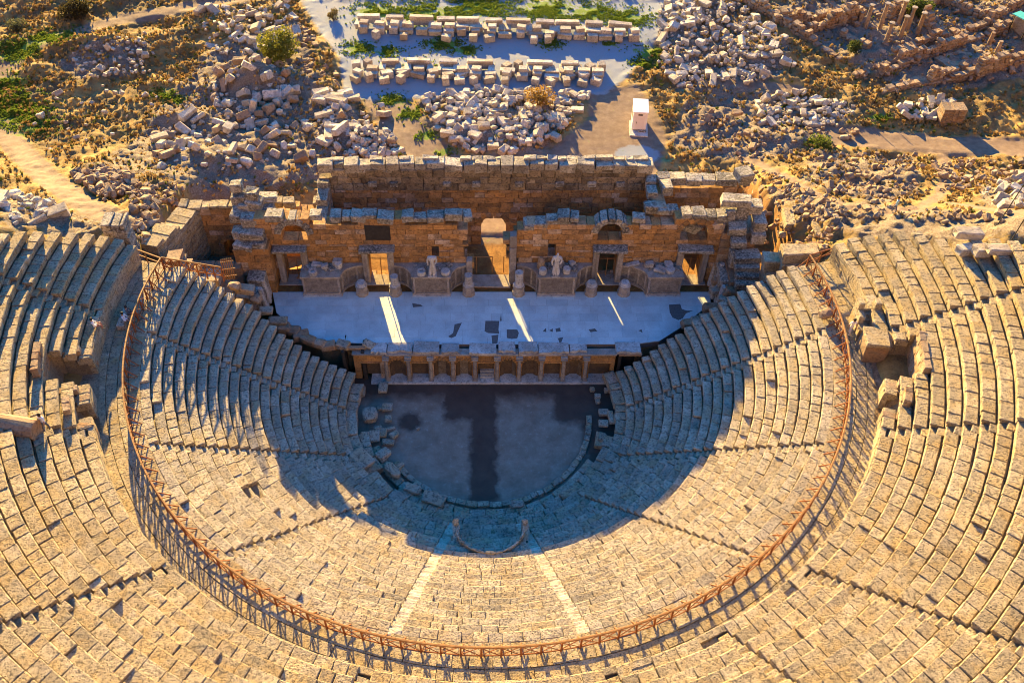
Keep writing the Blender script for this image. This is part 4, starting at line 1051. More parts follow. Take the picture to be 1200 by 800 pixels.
# ------------------------------------------------------------------ loose stones
def rock_mesh(name, size, m, ch=.12, jit=.1, kind='block'):
    mb = MB(); sx, sy, sz = size
    if kind == 'block':
        mb.box((0, 0, 0), size, None, ch=ch*min(size), jit=jit*min(size), tone=RNG.uniform())
    elif kind == 'profile':      # architrave piece with mouldings
        mb.box((0, 0, -sz*.14), (sx, sy*.8, sz*.72), None, ch=.04, jit=.02, tone=.3); mb.box((0, 0, sz*.32), (sx*1.02, sy, sz*.3), None, ch=.05, jit=.03, tone=.5)
    elif kind == 'drum':
        mb.lathe((0, 0, 0), [(sy/2*.95, -sx/2), (sy/2, -sx/2+.08), (sy/2*.96, sx/2-.08), (sy/2*.9, sx/2)], 14, R=rot3(0, PI/2, 0), jit=.02, tone=.4)
    elif kind == 'lump':
        bm = bmesh.new(); bmesh.ops.create_icosphere(bm, subdivisions=2, radius=.5)
        V = np.array([v.co[:] for v in bm.verts]); F = [[v.index for v in f.verts] for f in bm.faces]; bm.free()
        V = np.sign(V)*np.abs(V*2)**.6/2; V = V*np.array(size)*(1+RNG.uniform(-.12, .12, (len(V), 1))); mb.raw(V, F, .4)
    me = mb.mesh(name); me.materials.append(M[m]); return me
BLK = [rock_mesh('fallen_block', s, 'blocks', c, j, k) for s, c, j, k in (((1.3, .9, .75), .12, .09, 'block'), ((1.0, .9, .7), .16, .12, 'block'), ((1.6, .8, .7), .1, .07, 'block'), ((.9, .8, .8), .2, .14, 'block'), ((1.9, .75, .65), .1, .08, 'block'),
       ((1.5, .9, .8), .1, .08, 'profile'), ((1.8, .7, .7), .1, .05, 'drum'), ((1.2, .9, .8), .1, .1, 'lump'), ((1.1, .7, .6), .22, .12, 'block'), ((1.4, 1.1, .5), .12, .1, 'block'))]
BRN = [rock_mesh('fallen_block', s, 'brownblock', c, j, k) for s, c, j, k in (((1.3, .9, .75), .12, .09, 'block'), ((1.0, .9, .8), .16, .12, 'block'), ((1.7, .8, .8), .1, .08, 'block'), ((.9, .8, .7), .2, .14, 'block'), ((1.1, .9, .8), .1, .1, 'lump'))]
MRB = [rock_mesh('fallen_block', s, 'seat', c, j, k) for s, c, j, k in (((1.2, .8, .6), .12, .08, 'block'), ((.9, .7, .6), .15, .1, 'block'), ((1.0, .9, .7), .15, .14, 'lump'))]

RUB = {'blocks': MB(), 'brownblock': MB()}
PLACED = []
def free(x, y, r):
    for (a, b, q) in PLACED:
        if (a-x)**2+(b-y)**2 < (.8*(q+r))**2: return False
    return True
NBIG = [0]
def field(poly, nbig, nsmall, label, group, meshes, sc=(.8, 1.25), dirn=None, tilt=.25, small=(.12, .5), mix='blocks', lift=.0, stack=0):
    P = G(*poly); xs = [p[0] for p in P]; ys = [p[1] for p in P]; n = tr = 0
    while n < nbig and tr < 9000:
        tr += 1; x = RNG.uniform(min(xs), max(xs)); y = RNG.uniform(min(ys), max(ys)); s = RNG.uniform(*sc)
        if not bool(in_poly(np.array([x]), np.array([y]), P)[0]) or not free(x, y, .62*s): continue
        PLACED.append((x, y, .62*s)); z = float(T(x, y)); me = meshes[RNG.randint(len(meshes))]
        a = (dirn+RNG.normal(0, .25) + (PI/2 if RNG.uniform() < .3 else 0)) if dirn is not None else RNG.uniform(0, 2*PI)
        o = link('fallen_block', me, None, (x, y, z+.17*s+lift*RNG.uniform()), (RNG.normal(0, tilt), RNG.normal(0, tilt), a)); o.scale = (s*RNG.uniform(.85, 1.15), s*RNG.uniform(.85, 1.1), s*RNG.uniform(.9, 1.2))
        tag(o, label, 'stone block', group); n += 1; NBIG[0] += 1
    m = RUB[mix]; k = tr = 0
    while k < nsmall and tr < 30000:
        tr += 1; x = RNG.uniform(min(xs), max(xs)); y = RNG.uniform(min(ys), max(ys))
        if not bool(in_poly(np.array([x]), np.array([y]), P)[0]): continue
        z = float(base_T(x, y))+RNG.uniform(-.05, .3); s = RNG.uniform(*small)*(1 if RNG.uniform() < .8 else 1.7)
        m.box((x, y, z+s*.25), (s*RNG.uniform(.9, 1.7), s, s*RNG.uniform(.6, 1.)), rot3(RNG.normal(0, .35), RNG.normal(0, .35), RNG.uniform(0, 6.3)), ch=s*.14, jit=s*.11); k += 1

# two battlement-like rows of sorted carved blocks on the gravel
CVD = [rock_mesh('carved_block', s, 'blocks', .06, .03, k) for s, k in (((3.0, .75, 1.15), 'profile'), ((2.2, .7, 1.1), 'profile'), ((1.4, .85, .85), 'block'), ((1.1, .9, .95), 'block'), ((1.7, .8, .7), 'profile'), ((.95, .9, 1.1), 'block'))]
def carved_row(p0, p1, label, group, neat):
    a = ground_at(*p0)[:2]; b = ground_at(*p1)[:2]; L = np.linalg.norm(b-a); u = (b-a)/L; v = np.array([-u[1], u[0]]); ang = math.atan2(u[1], u[0])
    def put(me, s, off, zo=0., rot=0., sc=1., jit=.06):
        q = a+u*s+v*off; z = float(base_T(q[0], q[1])); h = max(abs(x.co.z) for x in me.vertices)*sc
        o = link('carved_block', me, None, (q[0], q[1], z+h+zo), (RNG.normal(0, .03), RNG.normal(0, .03), ang+rot+RNG.normal(0, jit))); o.scale = (sc*RNG.uniform(.93, 1.07), sc*RNG.uniform(.9, 1.08), sc*RNG.uniform(.9, 1.08)); tag(o, label, 'stone block', group)
        PLACED.append((q[0], q[1], .8))
    s = .5; i = 0
    while s < L-2.6:
        me = CVD[0] if (i % 2 == 0) else CVD[1]; l = 3.0 if i % 2 == 0 else 2.2
        if neat or RNG.uniform() < .75:
            put(me, s+l/2, 1.6, .25 if neat else .1, jit=.03)
            put(CVD[4], s+.2, .75, .1, PI/2); put(CVD[4], s+l-.1, .75, .1, PI/2)
        else:
            put(CVD[3], s+.6, 1.3, 0, RNG.uniform(0, 1)); put(CVD[5], s+2.0, 1.5, 0, RNG.uniform(0, 1))
        s += l+(RNG.uniform(.2, 1.0) if neat else RNG.uniform(.5, 1.4)); i += 1
    s = .8
    while s < L-.6:
        me = CVD[(2, 3, 4, 2, 5)[RNG.randint(5)]]; l = 1.55
        put(me, s+.7, -.55+RNG.uniform(-.2, .2), 0, 0 if neat else RNG.normal(0, .3), jit=.08 if neat else .3)
        if RNG.uniform() < .85: put(CVD[(2, 4, 3)[RNG.randint(3)]], s+.8, .15, .35 if neat else .2, jit=.1)
        if RNG.uniform() < (.25 if neat else .85): put(CVD[(2, 3, 5)[RNG.randint(3)]], s+.5, -1.7+RNG.uniform(-.3, .3), 0, RNG.normal(0, .5), sc=.9)
        s += l+RNG.uniform(.05, .5)
carved_row((413, 36), (742, 46), 'pale carved block in the neat farther row on the gravel', 'carved blocks of the farther row', True)
carved_row((406, 88), (712, 92), 'carved block in the crowded nearer row on the gravel', 'carved blocks of the nearer row', False)

gB = 'blocks of the oval stone field'
field(((492, 112), (560, 106), (640, 108), (692, 112), (672, 140), (650, 165), (600, 180), (545, 178), (515, 160)), 95, 420, 'pale stone block in the oval field between the carved rows and the theatre', gB, BLK[:6]+BLK[7:], sc=(.62, 1.0), tilt=.12, small=(.25, .6))
field(((772, 2), (860, 0), (925, 55), (928, 82), (890, 100), (840, 96), (800, 108), (770, 80)), 78, 380, 'white stone block in the large field right of the gravel road', 'white blocks of the field right of the road', BLK, sc=(.75, 1.2), tilt=.2)
field(((885, 118), (930, 108), (1002, 124), (1000, 142), (940, 152), (890, 145)), 24, 160, 'long pale block in the low heap below the white stone field', 'blocks of the low heap on the right', BLK, sc=(.7, 1.05), dirn=.2, tilt=.2)
field(((232, 10), (340, 2), (350, 40), (310, 68), (245, 62)), 34, 110, 'grey white block in the scatter behind the round green bush', 'blocks behind the round bush', BLK, sc=(.7, 1.1), tilt=.25)
field(((242, 112), (262, 80), (300, 72), (345, 85), (352, 118), (320, 150), (270, 140)), 34, 140, 'block tumbled on the steep mound below the round green bush', 'blocks of the steep mound', BLK[:5]+BRN, sc=(.8, 1.25), tilt=.5, lift=.4)
field(((175, 160), (250, 128), (330, 150), (445, 120), (470, 180), (375, 188), (300, 200), (190, 200)), 62, 170, 'weathered block in the long spill left of the rear wall', 'blocks of the long spill on the left', BLK+BRN, sc=(.75, 1.15), tilt=.35, lift=.2)
field(((372, 110), (412, 108), (416, 158), (380, 165)), 10, 90, 'long block in the stacked lines beside the gravel on the left', 'stacked long blocks on the left', [BLK[4], BLK[2]], sc=(1.0, 1.3), dirn=.05, tilt=.05)
field(((1145, 222), (1200, 205), (1200, 245), (1160, 240)), 9, 30, 'pale block in the heap at the right edge above the upper seats', 'blocks at the right edge', BLK, sc=(.9, 1.3))
field(((1052, 126), (1085, 118), (1112, 124), (1100, 142), (1060, 140)), 9, 40, 'white slab in the small heap beside the brick pile on the right', 'white slabs beside the brick pile', [BLK[4], BLK[9], BLK[2]], sc=(.8, 1.2), tilt=.4)
field(((0, 228), (50, 232), (80, 250), (40, 262), (0, 265)), 12, 60, 'pale block on the ground above the far left seats', 'blocks above the far left seats', BLK, sc=(.8, 1.25))
field(((420, 150), (462, 160), (466, 186), (400, 188)), 8, 150, 'small brown block in the heap at the left end of the rear wall', 'small blocks at the end of the rear wall', BRN, sc=(.6, .9), tilt=.4)
# small stones only
for poly, n, mx in ((((70, 70), (175, 40), (185, 85), (90, 98)), 110, 'blocks'), (((85, 205), (140, 200), (165, 220), (120, 235)), 300, 'brownblock'), (((955, 180), (1080, 185), (1085, 225), (1040, 245), (950, 220)), 170, 'brownblock'), (((800, 130), (1010, 150), (960, 190), (870, 190)), 150, 'brownblock'),
                   (((350, 30), (390, 60), (400, 120), (360, 110)), 220, 'brownblock'), (((985, 30), (1200, 0), (1200, 95), (1010, 115)), 170, 'brownblock'), (((20, 110), (200, 90), (230, 130), (60, 190)), 40, 'blocks'), (((865, 185), (930, 215), (985, 262), (970, 300), (920, 300), (870, 250)), 300, 'brownblock'), (((890, 205), (985, 240), (1100, 248), (1200, 250), (1200, 262), (1040, 262), (960, 255)), 90, 'brownblock'), (((150, 220), (215, 225), (205, 250), (165, 292)), 140, 'brownblock'), (((1090, 190), (1200, 190), (1200, 220), (1100, 225)), 120, 'brownblock')):
    field(poly, 0, n, '', '', BLK, small=(.15, .45), mix=mx)
a = RUB['blocks'].build('rubble', M['blocks']); tag(a, 'small pale stones scattered between the larger blocks', 'rubble', kind='stuff')
a = RUB['brownblock'].build('rubble', M['brownblock']); tag(a, 'small brown stones and earth lumps strewn over the slopes', 'rubble', kind='stuff')

# stones lying in the orchestra and along the stage edges
def loose(px, py, z, s, yaw, mesh, lab, grp, tilt=(0, 0), nm='stone_block'):
    p = at(px, py, z); o = link(nm, mesh, None, (p[0], p[1], z+.1), (tilt[0], tilt[1], yaw)); o.scale = [q*.8 for q in s] if grp == gO else s; return tag(o, lab, 'stone block', grp)
gO = 'loose blocks around the orchestra'
for (px, py, z, s, yaw, k, lab) in ((426, 459, .5, (.5, 1.9, .8), 0, 1, 'long narrow slab beside the dark passage at the left of the orchestra'), (449, 455, .4, (.9, 1.7, .8), 0, 0, 'upper slab of the column of slabs at the orchestra edge, near the stage'), (454, 478, .4, (1.0, 1.1, .8), 0, 0, 'square slab at the left orchestra edge with three holes'), (455, 491, .4, (.9, 1.1, .8), 0, 1, 'paler square slab just below the holed one'),
    (434, 487, .6, (1.7, 2.0, 1.6), .2, 2, 'big rounded purplish boulder at the left of the orchestra'), (445, 479, .3, (.6, .7, .6), .4, 2, 'small pale stone beside the big boulder'), (443, 503, .4, (1.0, .8, .8), .5, 1, 'dark block below the big boulder'), (428, 511, .6, (1.0, 1.2, .9), .2, 1, 'block at the foot of the left seats'), (439, 512, .5, (1.0, 1.6, .9), .1, 0, 'upright oblong block below the boulder'),
    (449, 508, .4, (.7, 1.3, .8), 0, 0, 'narrow block between two oblong ones'), (458, 503, .3, (1.0, .6, .5), .3, 1, 'flat white chip at the orchestra edge'), (462, 510, .3, (1.1, 1.1, .6), .7, 1, 'tilted slab at the orchestra edge'), (455, 519, .3, (1.1, .8, .7), 0, 0, 'squared block below the tilted slab'), (449, 533, .8, (1.7, 1.7, 1.0), .8, 1, 'large pale slab leaning at the lower left of the orchestra'),
    (460, 552, .9, (2.2, 1.2, 1.3), -.8, 2, 'dark leaning boulder at the lower left of the orchestra'), (467, 549, .8, (1.6, .7, .6), .9, 1, 'bright bluish splinter beside the dark boulder'), (483, 573, .9, (2.1, 1.4, .9), -.3, 1, 'bluish slab with a broken edge below the dark boulder'), (508, 585, 1.0, (2.0, 1.6, .8), -.3, 0, 'broad pale slab low at the left of the kerb'), (424, 538, 1.9, (2.1, 2.0, .9), -.8, 0, 'large tilted square slab on the lower left seats'),
    (700, 465, .4, (.8, .9, .7), 0, 1, 'small block at the upper right of the orchestra'), (707, 484, .4, (.9, 1.0, .8), 0, 0, 'squared block in the right trench'), (716, 490, .6, (.5, 2.0, .8), .1, 0, 'long upright slab against the right seats'), (707, 497, .4, (.9, 1.0, .7), 0, 0, 'bright square block in the right trench'), (705, 513, .4, (1.0, 1.5, .9), -.2, 1, 'oblong block in the right trench'),
    (694, 457, .3, (.6, .8, .6), .2, 2, 'rounded stone beside the right end of the plinth'), (711, 458, .4, (.7, .8, .8), .1, 1, 'grey stone below the right dark passage'), (700, 470, .3, (.6, 1.2, .5), .1, 1, 'thin slab in the upper right trench'), (606, 592, 1.1, (1.5, .9, .8), .1, 2, 'dark purple boulder on the slabs below the orchestra'), (668, 578, 1.2, (1.8, .9, .7), .5, 0, 'long slab on the lower right ring'), (490, 503, 0, (.5, .35, .4), .5, 2, 'small white stone alone on the orchestra floor')):
    loose(px, py, z, s, yaw, MRB[k], lab, gO, (RNG.normal(0, .06), RNG.normal(0, .06)))
gS = 'rough blocks along the edge of the stage'
for i, (px, py, z, s, k, lab) in enumerate(((326, 377, 5.2, (1.4, 1.0, .9), 0, 'pale squared block on the left end of the stage'), (333, 385, 4.6, (1.2, 1.1, 1.0), 2, 'brown boulder under the pale squared block on the left'), (343, 388, 4.4, (1.5, 1.1, 1.0), 2, 'brown rounded boulder at the left edge of the stage'), (353, 394, 4.2, (1.1, 1.0, 1.0), 2, 'brown boulder in the middle of the left stage edge'), (362, 399, 4.1, (1.5, .9, .9), 2, 'long brown boulder low on the left stage edge'),
    (374, 403, 4.0, (1.4, 1.0, .9), 2, 'brown boulder near the left dark passage'), (385, 406, 3.9, (1.0, .9, .9), 2, 'squarish boulder next to the left dark passage'), (402, 405, 4.0, (1.0, 1.0, 1.1), 0, 'block beside the top of the left dark passage'), (432, 405, 3.9, (.9, .9, 1.0), 0, 'pale block right of the left dark passage'), (834, 362, 4.8, (1.2, 1.0, 1.0), 2, 'brown boulder at the right end of the stage'), (826, 372, 4.6, (.9, .8, .7), 0, 'white block at the right end of the stage'),
    (818, 376, 4.5, (1.1, .9, .8), 0, 'pale oblong block by the right edge of the stage'), (806, 380, 4.3, (.9, .9, .9), 2, 'brown boulder by the right edge of the stage'), (838, 342, 5.4, (.8, .8, 1.0), 0, 'pink white block below the leaning shafts'), (848, 352, 5.8, (.9, .9, .9), 0, 'pale stone below the descending block stack'), (842, 330, 5.6, (.9, .8, .9), 2, 'brown stone at the foot of the leaning shafts'), (855, 342, 6.3, (1.1, .9, .9), 2, 'rough stone under the descending block stack'),
    (300, 352, 7.4, (1.0, .9, .9), 2, 'rough stone between the left seats and the leaning slabs'), (288, 340, 8.2, (1.2, 1.0, .9), 2, 'rough stone below the left tower'), (312, 365, 6.3, (1.0, .9, .9), 0, 'bluish stone at the foot of the left leaning slabs'), (275, 336, 8.9, (1.0, .9, .8), 2, 'brown stone near the end of the left seats'))):
    loose(px, py, z-.2, s, RNG.uniform(-.4, .4), (MRB+BRN)[(0, 1, 6)[k] if k < 3 else 0] if k != 2 else BRN[(0, 1, 4)[i % 3]], lab, gS, (RNG.normal(0, .1), RNG.normal(0, .1)))
# fallen column piece in the upper left seats and a pink block inside the right railing
p = at(14, 499, 16.6); o = link('fallen_column', rock_mesh('fallen_column', (3.4, 1.5, 1.5), 'brownblock', kind='drum'), None, p, (0, .05, -.15)); tag(o, 'thick broken brown column lying across the upper seats at the left edge', 'column')
p = at(966, 371, 12.6); o = link('fallen_block', BRN[4], None, p+np.array([0, 0, .35]), (.2, .1, .5)); o.scale = (1.1, .9, .9); tag(o, 'pinkish boulder caught at the inner foot of the right railing', 'stone block')
for (px, py, z, s, lab) in ((1137, 270, 19.3, (1.6, 1.0, .9), 'pale squared block on the eroded top of the right seats'), (1134, 288, 19.0, (1.0, .9, .9), 'dark block in front of the pale one on the right seats'), (1152, 290, 19.4, (.9, 1.0, 1.0), 'small block right of the dark one on the eroded seats'), (1172, 291, 19.8, (1.4, .9, .7), 'flat block beside the thin pole on the right')):
    p = at(px, py, z); z2 = float(zc(math.hypot(p[0], p[1])));
    o = link('loose_seat_block', BLK[0], None, (p[0], p[1], z2+.1), (0, .05, RNG.uniform(-.4, .4))); o.scale = s; tag(o, lab, 'stone block', 'loose blocks on the right seats')

# ------------------------------------------------------------------ railings
def build_railing():
    t = thing('railing', 'long rust brown railing with crossed braces curving round the edge of the walkway', 'railing', (0, 0, ZD))
    r = 27.5; e0, e1 = -R_(102.6), R_(103.4); n = 84; A = np.linspace(e0, e1, n)
    P = lambda a, z, rr=r: pol(rr, a, z)
    H = 1.25
    for i, a in enumerate(A):
        mb = MB(); mb.bar(P(a, ZD-.1), P(a+RNG.normal(0, .0012), ZD+H), .11, .11, up=(0, 1, 0)); mb.build('post', M['rust'], t)
    for i, a in enumerate(A):
        mb = MB(); mb.bar(P(a, ZD+H*.72), P(a+.1/r, ZD-.35, r-1.0), .07); 
        if i < n-1: mb.bar(P(a, ZD+.15), P(a+.3/r, ZD+.15, r-.6), .05)
        mb.build('strut', M['rust'], t)
    for nm, z, w, rr in (('top_rail', ZD+H, .13, r), ('bottom_rail', ZD+.18, .06, r)):
        mb = MB(); m = 168; B = np.linspace(e0, e1, m)
        for a, b in zip(B[:-1], B[1:]): mb.bar(P(a, z, rr), P(b, z, rr), w)
        mb.build(nm, M['rail'] if nm == 'top_rail' else M['rust'], t)
    mb = MB()
    for a, b in zip(A[:-1], A[1:]):
        mb.bar(P(a, ZD+.18, r-.03), P(b, ZD+H-.05, r-.03), .045); mb.bar(P(a, ZD+H-.05, r+.03), P(b, ZD+.18, r+.03), .045)
    mb.build('cross_braces', M['rust'], t)
    # railing down the end of the left seats
    t = thing('railing', 'short trussed rust brown railing sloping down to a slatted gate on the left', 'railing', (-25, 7, 11))
    a = P(e0, ZD+H) + np.array([0, .1, 0]); b = np.array([-22.7, 7.5, 11.3]); N = 7
    top = MB(); top.bar(a, b, .12); top.build('top_rail', M['rail'], t)
    br = MB(); br.bar(a-np.array([0, 0, 1.0]), b-np.array([0, 0, 1.0]), .09)
    Q = [a+(b-a)*i/N for i in range(N+1)]; d = np.array([0, 0, 1.05])
    for i in range(N): br.bar(Q[i], Q[i+1]-d, .07); br.bar(Q[i]-d, Q[i+1], .07)
    br.build('cross_braces', M['rust'], t)
    for q in Q: mb = MB(); mb.bar(q, q-np.array([0, 0, 1.7]), .10); mb.build('post', M['rust'], t)
    g = MB()
    for i in range(6): g.bar(b+np.array([.1+.16*i, .3+.05*i, .6]), b+np.array([.1+.16*i, .1+.03*i, -1.6]), .07)
    for z in (.35, -.5, -1.3): g.bar(b+np.array([0, .2, z]), b+np.array([1.1, .45, z]), .07)
    g.build('slatted_gate', M['rail'], t)
    t = thing('railing', 'short pale handrail closing the top left end of the walkway', 'railing', (-29, 7.3, ZD)); c = P(e0, ZD+H)
    mb = MB(); k = np.array([-30.2, 7.6, ZD+H]); mb.bar(c, k, .11); mb.bar(c-np.array([0, 0, .6]), k-np.array([0, 0, .6]), .09); mb.build('rails', M['rail'], t)
    for f in (.45, .95): mb = MB(); q = c+(k-c)*f; mb.bar(q, q-np.array([0, 0, H]), .09); mb.build('post', M['rail'], t)
    t = thing('railing', 'short rust brown railing closing the top right end of the walkway', 'railing', (28.5, 7, ZD)); c = P(e1, ZD+H); k = np.array([29.6, 7.5, ZD+H])
    mb = MB(); mb.bar(c, k, .10); mb.bar(c-np.array([0, 0, .6]), k-np.array([0, 0, .6]), .08); mb.bar(c-np.array([0, 0, 1.1]), k, .07); mb.build('rails', M['rust'], t)
    for f in (.4, .95): mb = MB(); q = c+(k-c)*f; mb.bar(q, q-np.array([0, 0, H]), .09); mb.build('post', M['rust'], t)
build_railing()

# ------------------------------------------------------------------ people
SKIN = plain('skin', (.45, .26, .17), (.40, .22, .14), 5)
HAIR = plain('dark_hair', (.03, .02, .015), (.02, .015, .01), 9)
def person(loc, yaw, pose, shirt, legs, lab):
    ms = [SKIN, plain('shirt', shirt, sc=6, rough=.85), plain('trousers', legs, sc=6, rough=.85), plain('shoes', (.06, .05, .045), sc=5)]
    if pose == 'sit':
        hz = .12; kn = (.42, .46); J = [((0, 0, hz), .15, .12), ((0, -.03, hz+.28), .13, .10), ((0, -.05, hz+.48), .16, .10), ((0, -.04, hz+.58), .055), ((0, -.01, hz+.72), .095, .105)]
        E = [(0, 1), (1, 2), (2, 3), (3, 4)]
        for s in (-1, 1):
            i = len(J); J += [((s*.10, .02, hz), .10), ((s*.13, .46, hz+.06), .075), ((s*.12, .52, hz-.38), .05), ((s*.13, .66, hz-.41), .045), ((s*.20, -.04, hz+.46), .06), ((s*.25, .08, hz+.22), .048), ((s*.14, .30, hz+.16), .035), ((s*.10, .38, hz+.13), .03)]
            E += [(0, i), (i, i+1), (i+1, i+2), (i+2, i+3), (2, i+4), (i+4, i+5), (i+5, i+6), (i+6, i+7)]
        def pick(c):
            if c.z > hz+.53: return 0
            if c.y > .26 and c.z > hz+.09: return 0
            if c.z < hz-.33: return 3
            if c.z > hz+.02 and c.y < .22: return 1
            return 2
    else:
        J = [((0, 0, .92), .14, .11), ((0, 0, 1.2), .13, .10), ((0, .01, 1.43), .17, .10), ((0, .02, 1.53), .055), ((0, .04, 1.66), .09, .105)]; E = [(0, 1), (1, 2), (2, 3), (3, 4)]
        st = .16 if pose == 'walk' else .03
        for s in (-1, 1):
            i = len(J); J += [((s*.10, 0, .86), .10), ((s*.11, s*st*.8, .48), .07), ((s*.11, s*st-.03, .08), .048), ((s*.12, s*st+.12, .04), .042), ((s*.21, 0, 1.41), .06), ((s*.26, -s*st*.6, 1.13), .047), ((s*.25, .08-s*st*.8, .90), .036), ((s*.24, .11-s*st*.8, .80), .03)]
            E += [(0, i), (i, i+1), (i+1, i+2), (i+2, i+3), (2, i+4), (i+4, i+5), (i+5, i+6), (i+6, i+7)]
        def pick(c):
            if c.z > 1.49: return 0
            if c.z < .10: return 3
            if abs(c.x) > .19 and c.z < 1.2: return 0
            return 1 if c.z > .92 else 2
    me = skin_mesh('person', J, E, ms, pick, 2); o = link('person', me, None, loc, (0, 0, yaw)); tag(o, lab, 'person')
    hz_ = J[4][0]; mb = MB(); V = []
    mb.lathe((0, 0, 0), [(.03, .135), (.09, .10), (.118, .02), (.112, -.05)], 14, tone=.5); me2 = mb.mesh('hair', smooth=True); me2.materials.append(HAIR)
    link('hair', me2, o, (hz_[0], hz_[1]-.02, hz_[2]+.02), (-.25, 0, 0))
p = at(108, 376, 14.95); person((p[0], p[1], float(ZU+.06)), R_(-70), 'sit', (.75, .74, .76), (.35, .16, .13), 'visitor in white with dark hair seated on the front upper row at left')
person((-28.35, -.35, ZD+.42), R_(-95), 'sit', (.72, .76, .85), (.10, .09, .085), 'visitor in a pale blue shirt seated behind the left railing')
person((-28.25, .35, ZD+.42), R_(-85), 'sit', (.10, .10, .12), (.08, .08, .09), 'visitor in dark clothes seated just above the one in the pale blue shirt')
mb = MB(); mb.box((-28.6, 0, ZD+.25), (.6, 2.0, .5), ch=.05, jit=.04); tag(mb.build('stone_bench', M['greycap'], None, (-28.6, 0, ZD)), 'low dark block used as a bench behind the left railing', 'stone block')
q = pol(32.3, R_(-66.0)); person((q[0], q[1], 15.62), R_(160), 'walk', (.70, .76, .86), (.10, .11, .16), 'visitor in a pale blue top on the upper left seats, casting a long shadow')
person((28.25, -1.45, ZD+.02), R_(200), 'walk', (.85, .82, .80), (.70, .66, .62), 'visitor in white walking along the right side of the walkway')
p = ground_at(1047, 249, T); person((p[0], p[1], p[2]), R_(60), 'walk', (.35, .62, .70), (.12, .12, .18), 'visitor in a turquoise top on the path above the right seats')

# ------------------------------------------------------------------ things beyond the theatre
def build_hut():
    p = ground_at(748, 152); a = .10
    t = thing('utility_cabin', 'tall white cabin on a slab, standing on the dirt beside the gravel road', 'cabin', tuple(p)); R = rotz(-a); o = p
    def B(c, s, **k): return (R@np.array(c)+o, s, R)
    wm = plain('white_cabin_paint', (.78, .74, .72), (.70, .66, .64), 1.5, .5, .004)
    mb = MB(); mb.box(*B((0, 0, .08), (2.0, 3.0, .24)), ch=.03, jit=.03); mb.build('slab', M['marble'], t)
    mb = MB(); mb.box(*B((0, .9, 1.32), (1.6, 2.6, 2.3)), ch=.12); mb.build('body', wm, t)
    mb = MB(); mb.box(*B((0, .9, 2.52), (1.72, 2.72, .14)), ch=.06); mb.build('roof', plain('white_roof', (.85, .85, .86), (.8, .8, .8), 2, .4, .003), t)
    mb = MB(); mb.box(*B((0, -.415, 1.2), (1.0, .03, 1.8)), ch=.01); d = mb.build('door', plain('cabin_door', (.72, .66, .63), (.68, .62, .6), 2, .5, .003), t)
    mb = MB(); mb.box(*B((-.35, -.45, 1.2), (.05, .06, .22)), ch=.01); mb.build('handle', M['dark'], d)
    mb = MB()
    for i in range(4): mb.box(*B((0, -.42, 2.12+.05*i), (.5, .03, .025)), ch=.005)
    mb.build('vent', M['dark'], t)
    for x in (-.81, .81):
        mb = MB(); mb.box(*B((x, .9, 1.6), (.02, 1.3, .75)), ch=.005); mb.build('side_window', M['dark'], t)
    mb = MB(); mb.box(*B((.4, -.55, .24), (.9, .4, .14)), ch=.02); mb.build('step', M['greycap'], t)
build_hut()

def build_tree(px, py, R0, H, label, name, la, lb, n=2600, thr=.52, trunk=.16):
    p = ground_at(px, py, T); t = thing(name, label, 'shrub', tuple(p)); rng = np.random.RandomState(px)
    mb = MB(); top = p+np.array([0, 0, H*.45]); mb.bar(p-np.array([0, 0, .2]), top, trunk, tone=.5)
    cl = []
    for i in range(11):
        d = rng.normal(size=3); d[2] = abs(d[2])*.9; d /= np.linalg.norm(d); q = p+np.array([0, 0, H*.36])+d*np.array([R0, R0, H*.55])*rng.uniform(.45, .8)
        mb.bar(p+np.array([0, 0, H*rng.uniform(.1, .4)]), q, trunk*.4, tone=.4); cl.append((q, rng.uniform(.35, .6)*R0))
    mb.build('trunk', plain('bark', (.14, .10, .06)), t)
    V = []; F = []; TN = []; k = 0
    while k < n:
        q, r = cl[rng.randint(len(cl))]; d = rng.normal(size=3); d /= np.linalg.norm(d); c = q+d*r*rng.uniform(.35, 1.0)**.5
        if c[2] < p[2]+.1: continue
        s = rng.uniform(.07, .17)*(R0/2)**.5; e = rng.normal(size=(2, 3)); e[0] /= np.linalg.norm(e[0]); e[1] -= e[0]*(e[0]@e[1]); e[1] /= np.linalg.norm(e[1])
        b = len(V); V += [c-e[0]*s, c+e[1]*s*.6, c+e[0]*s, c-e[1]*s*.6]; F.append((b, b+1, b+2, b+3)); TN += [rng.uniform()*.7+.3*rng.uniform()]*4; k += 1
    mb = MB(); mb.raw(V, F); mb.t = [np.array(TN)]; mb.build('crown', leaf_mat(name+'_leaves', la, lb), t)
build_tree(328, 68, 2.3, 3.9, 'round yellow green bush among the stone blocks at the upper left', 'round_bush', (.10, .12, .012), (.24, .22, .03), 4200)
build_tree(632, 127, 1.6, 3.0, 'dry orange bush at the edge of the oval stone field', 'dry_bush', (.20, .11, .02), (.34, .21, .05), 1500)
build_tree(92, 20, 2.2, 1.8, 'dark low thorn bush beside the track at the upper left', 'thorn_bush', (.02, .018, .008), (.06, .05, .015), 2600)
build_tree(1076, 18, 2.0, 2.6, 'small green bush beyond the ruined houses', 'green_bush', (.045, .075, .012), (.12, .15, .03), 2400)
build_tree(22, 36, 1.3, 1.6, 'grey green bush left of the grassy track', 'track_bush', (.045, .05, .03), (.11, .12, .06), 1400)
build_tree(1003, 62, 1.2, 1.5, 'small dark green bush in front of the ruined houses', 'dark_bush', (.03, .045, .01), (.08, .10, .02), 1300)
build_tree(390, 22, .9, 1.3, 'brown green bush at the edge of the gravel', 'gravel_bush', (.09, .075, .025), (.18, .13, .05), 900)
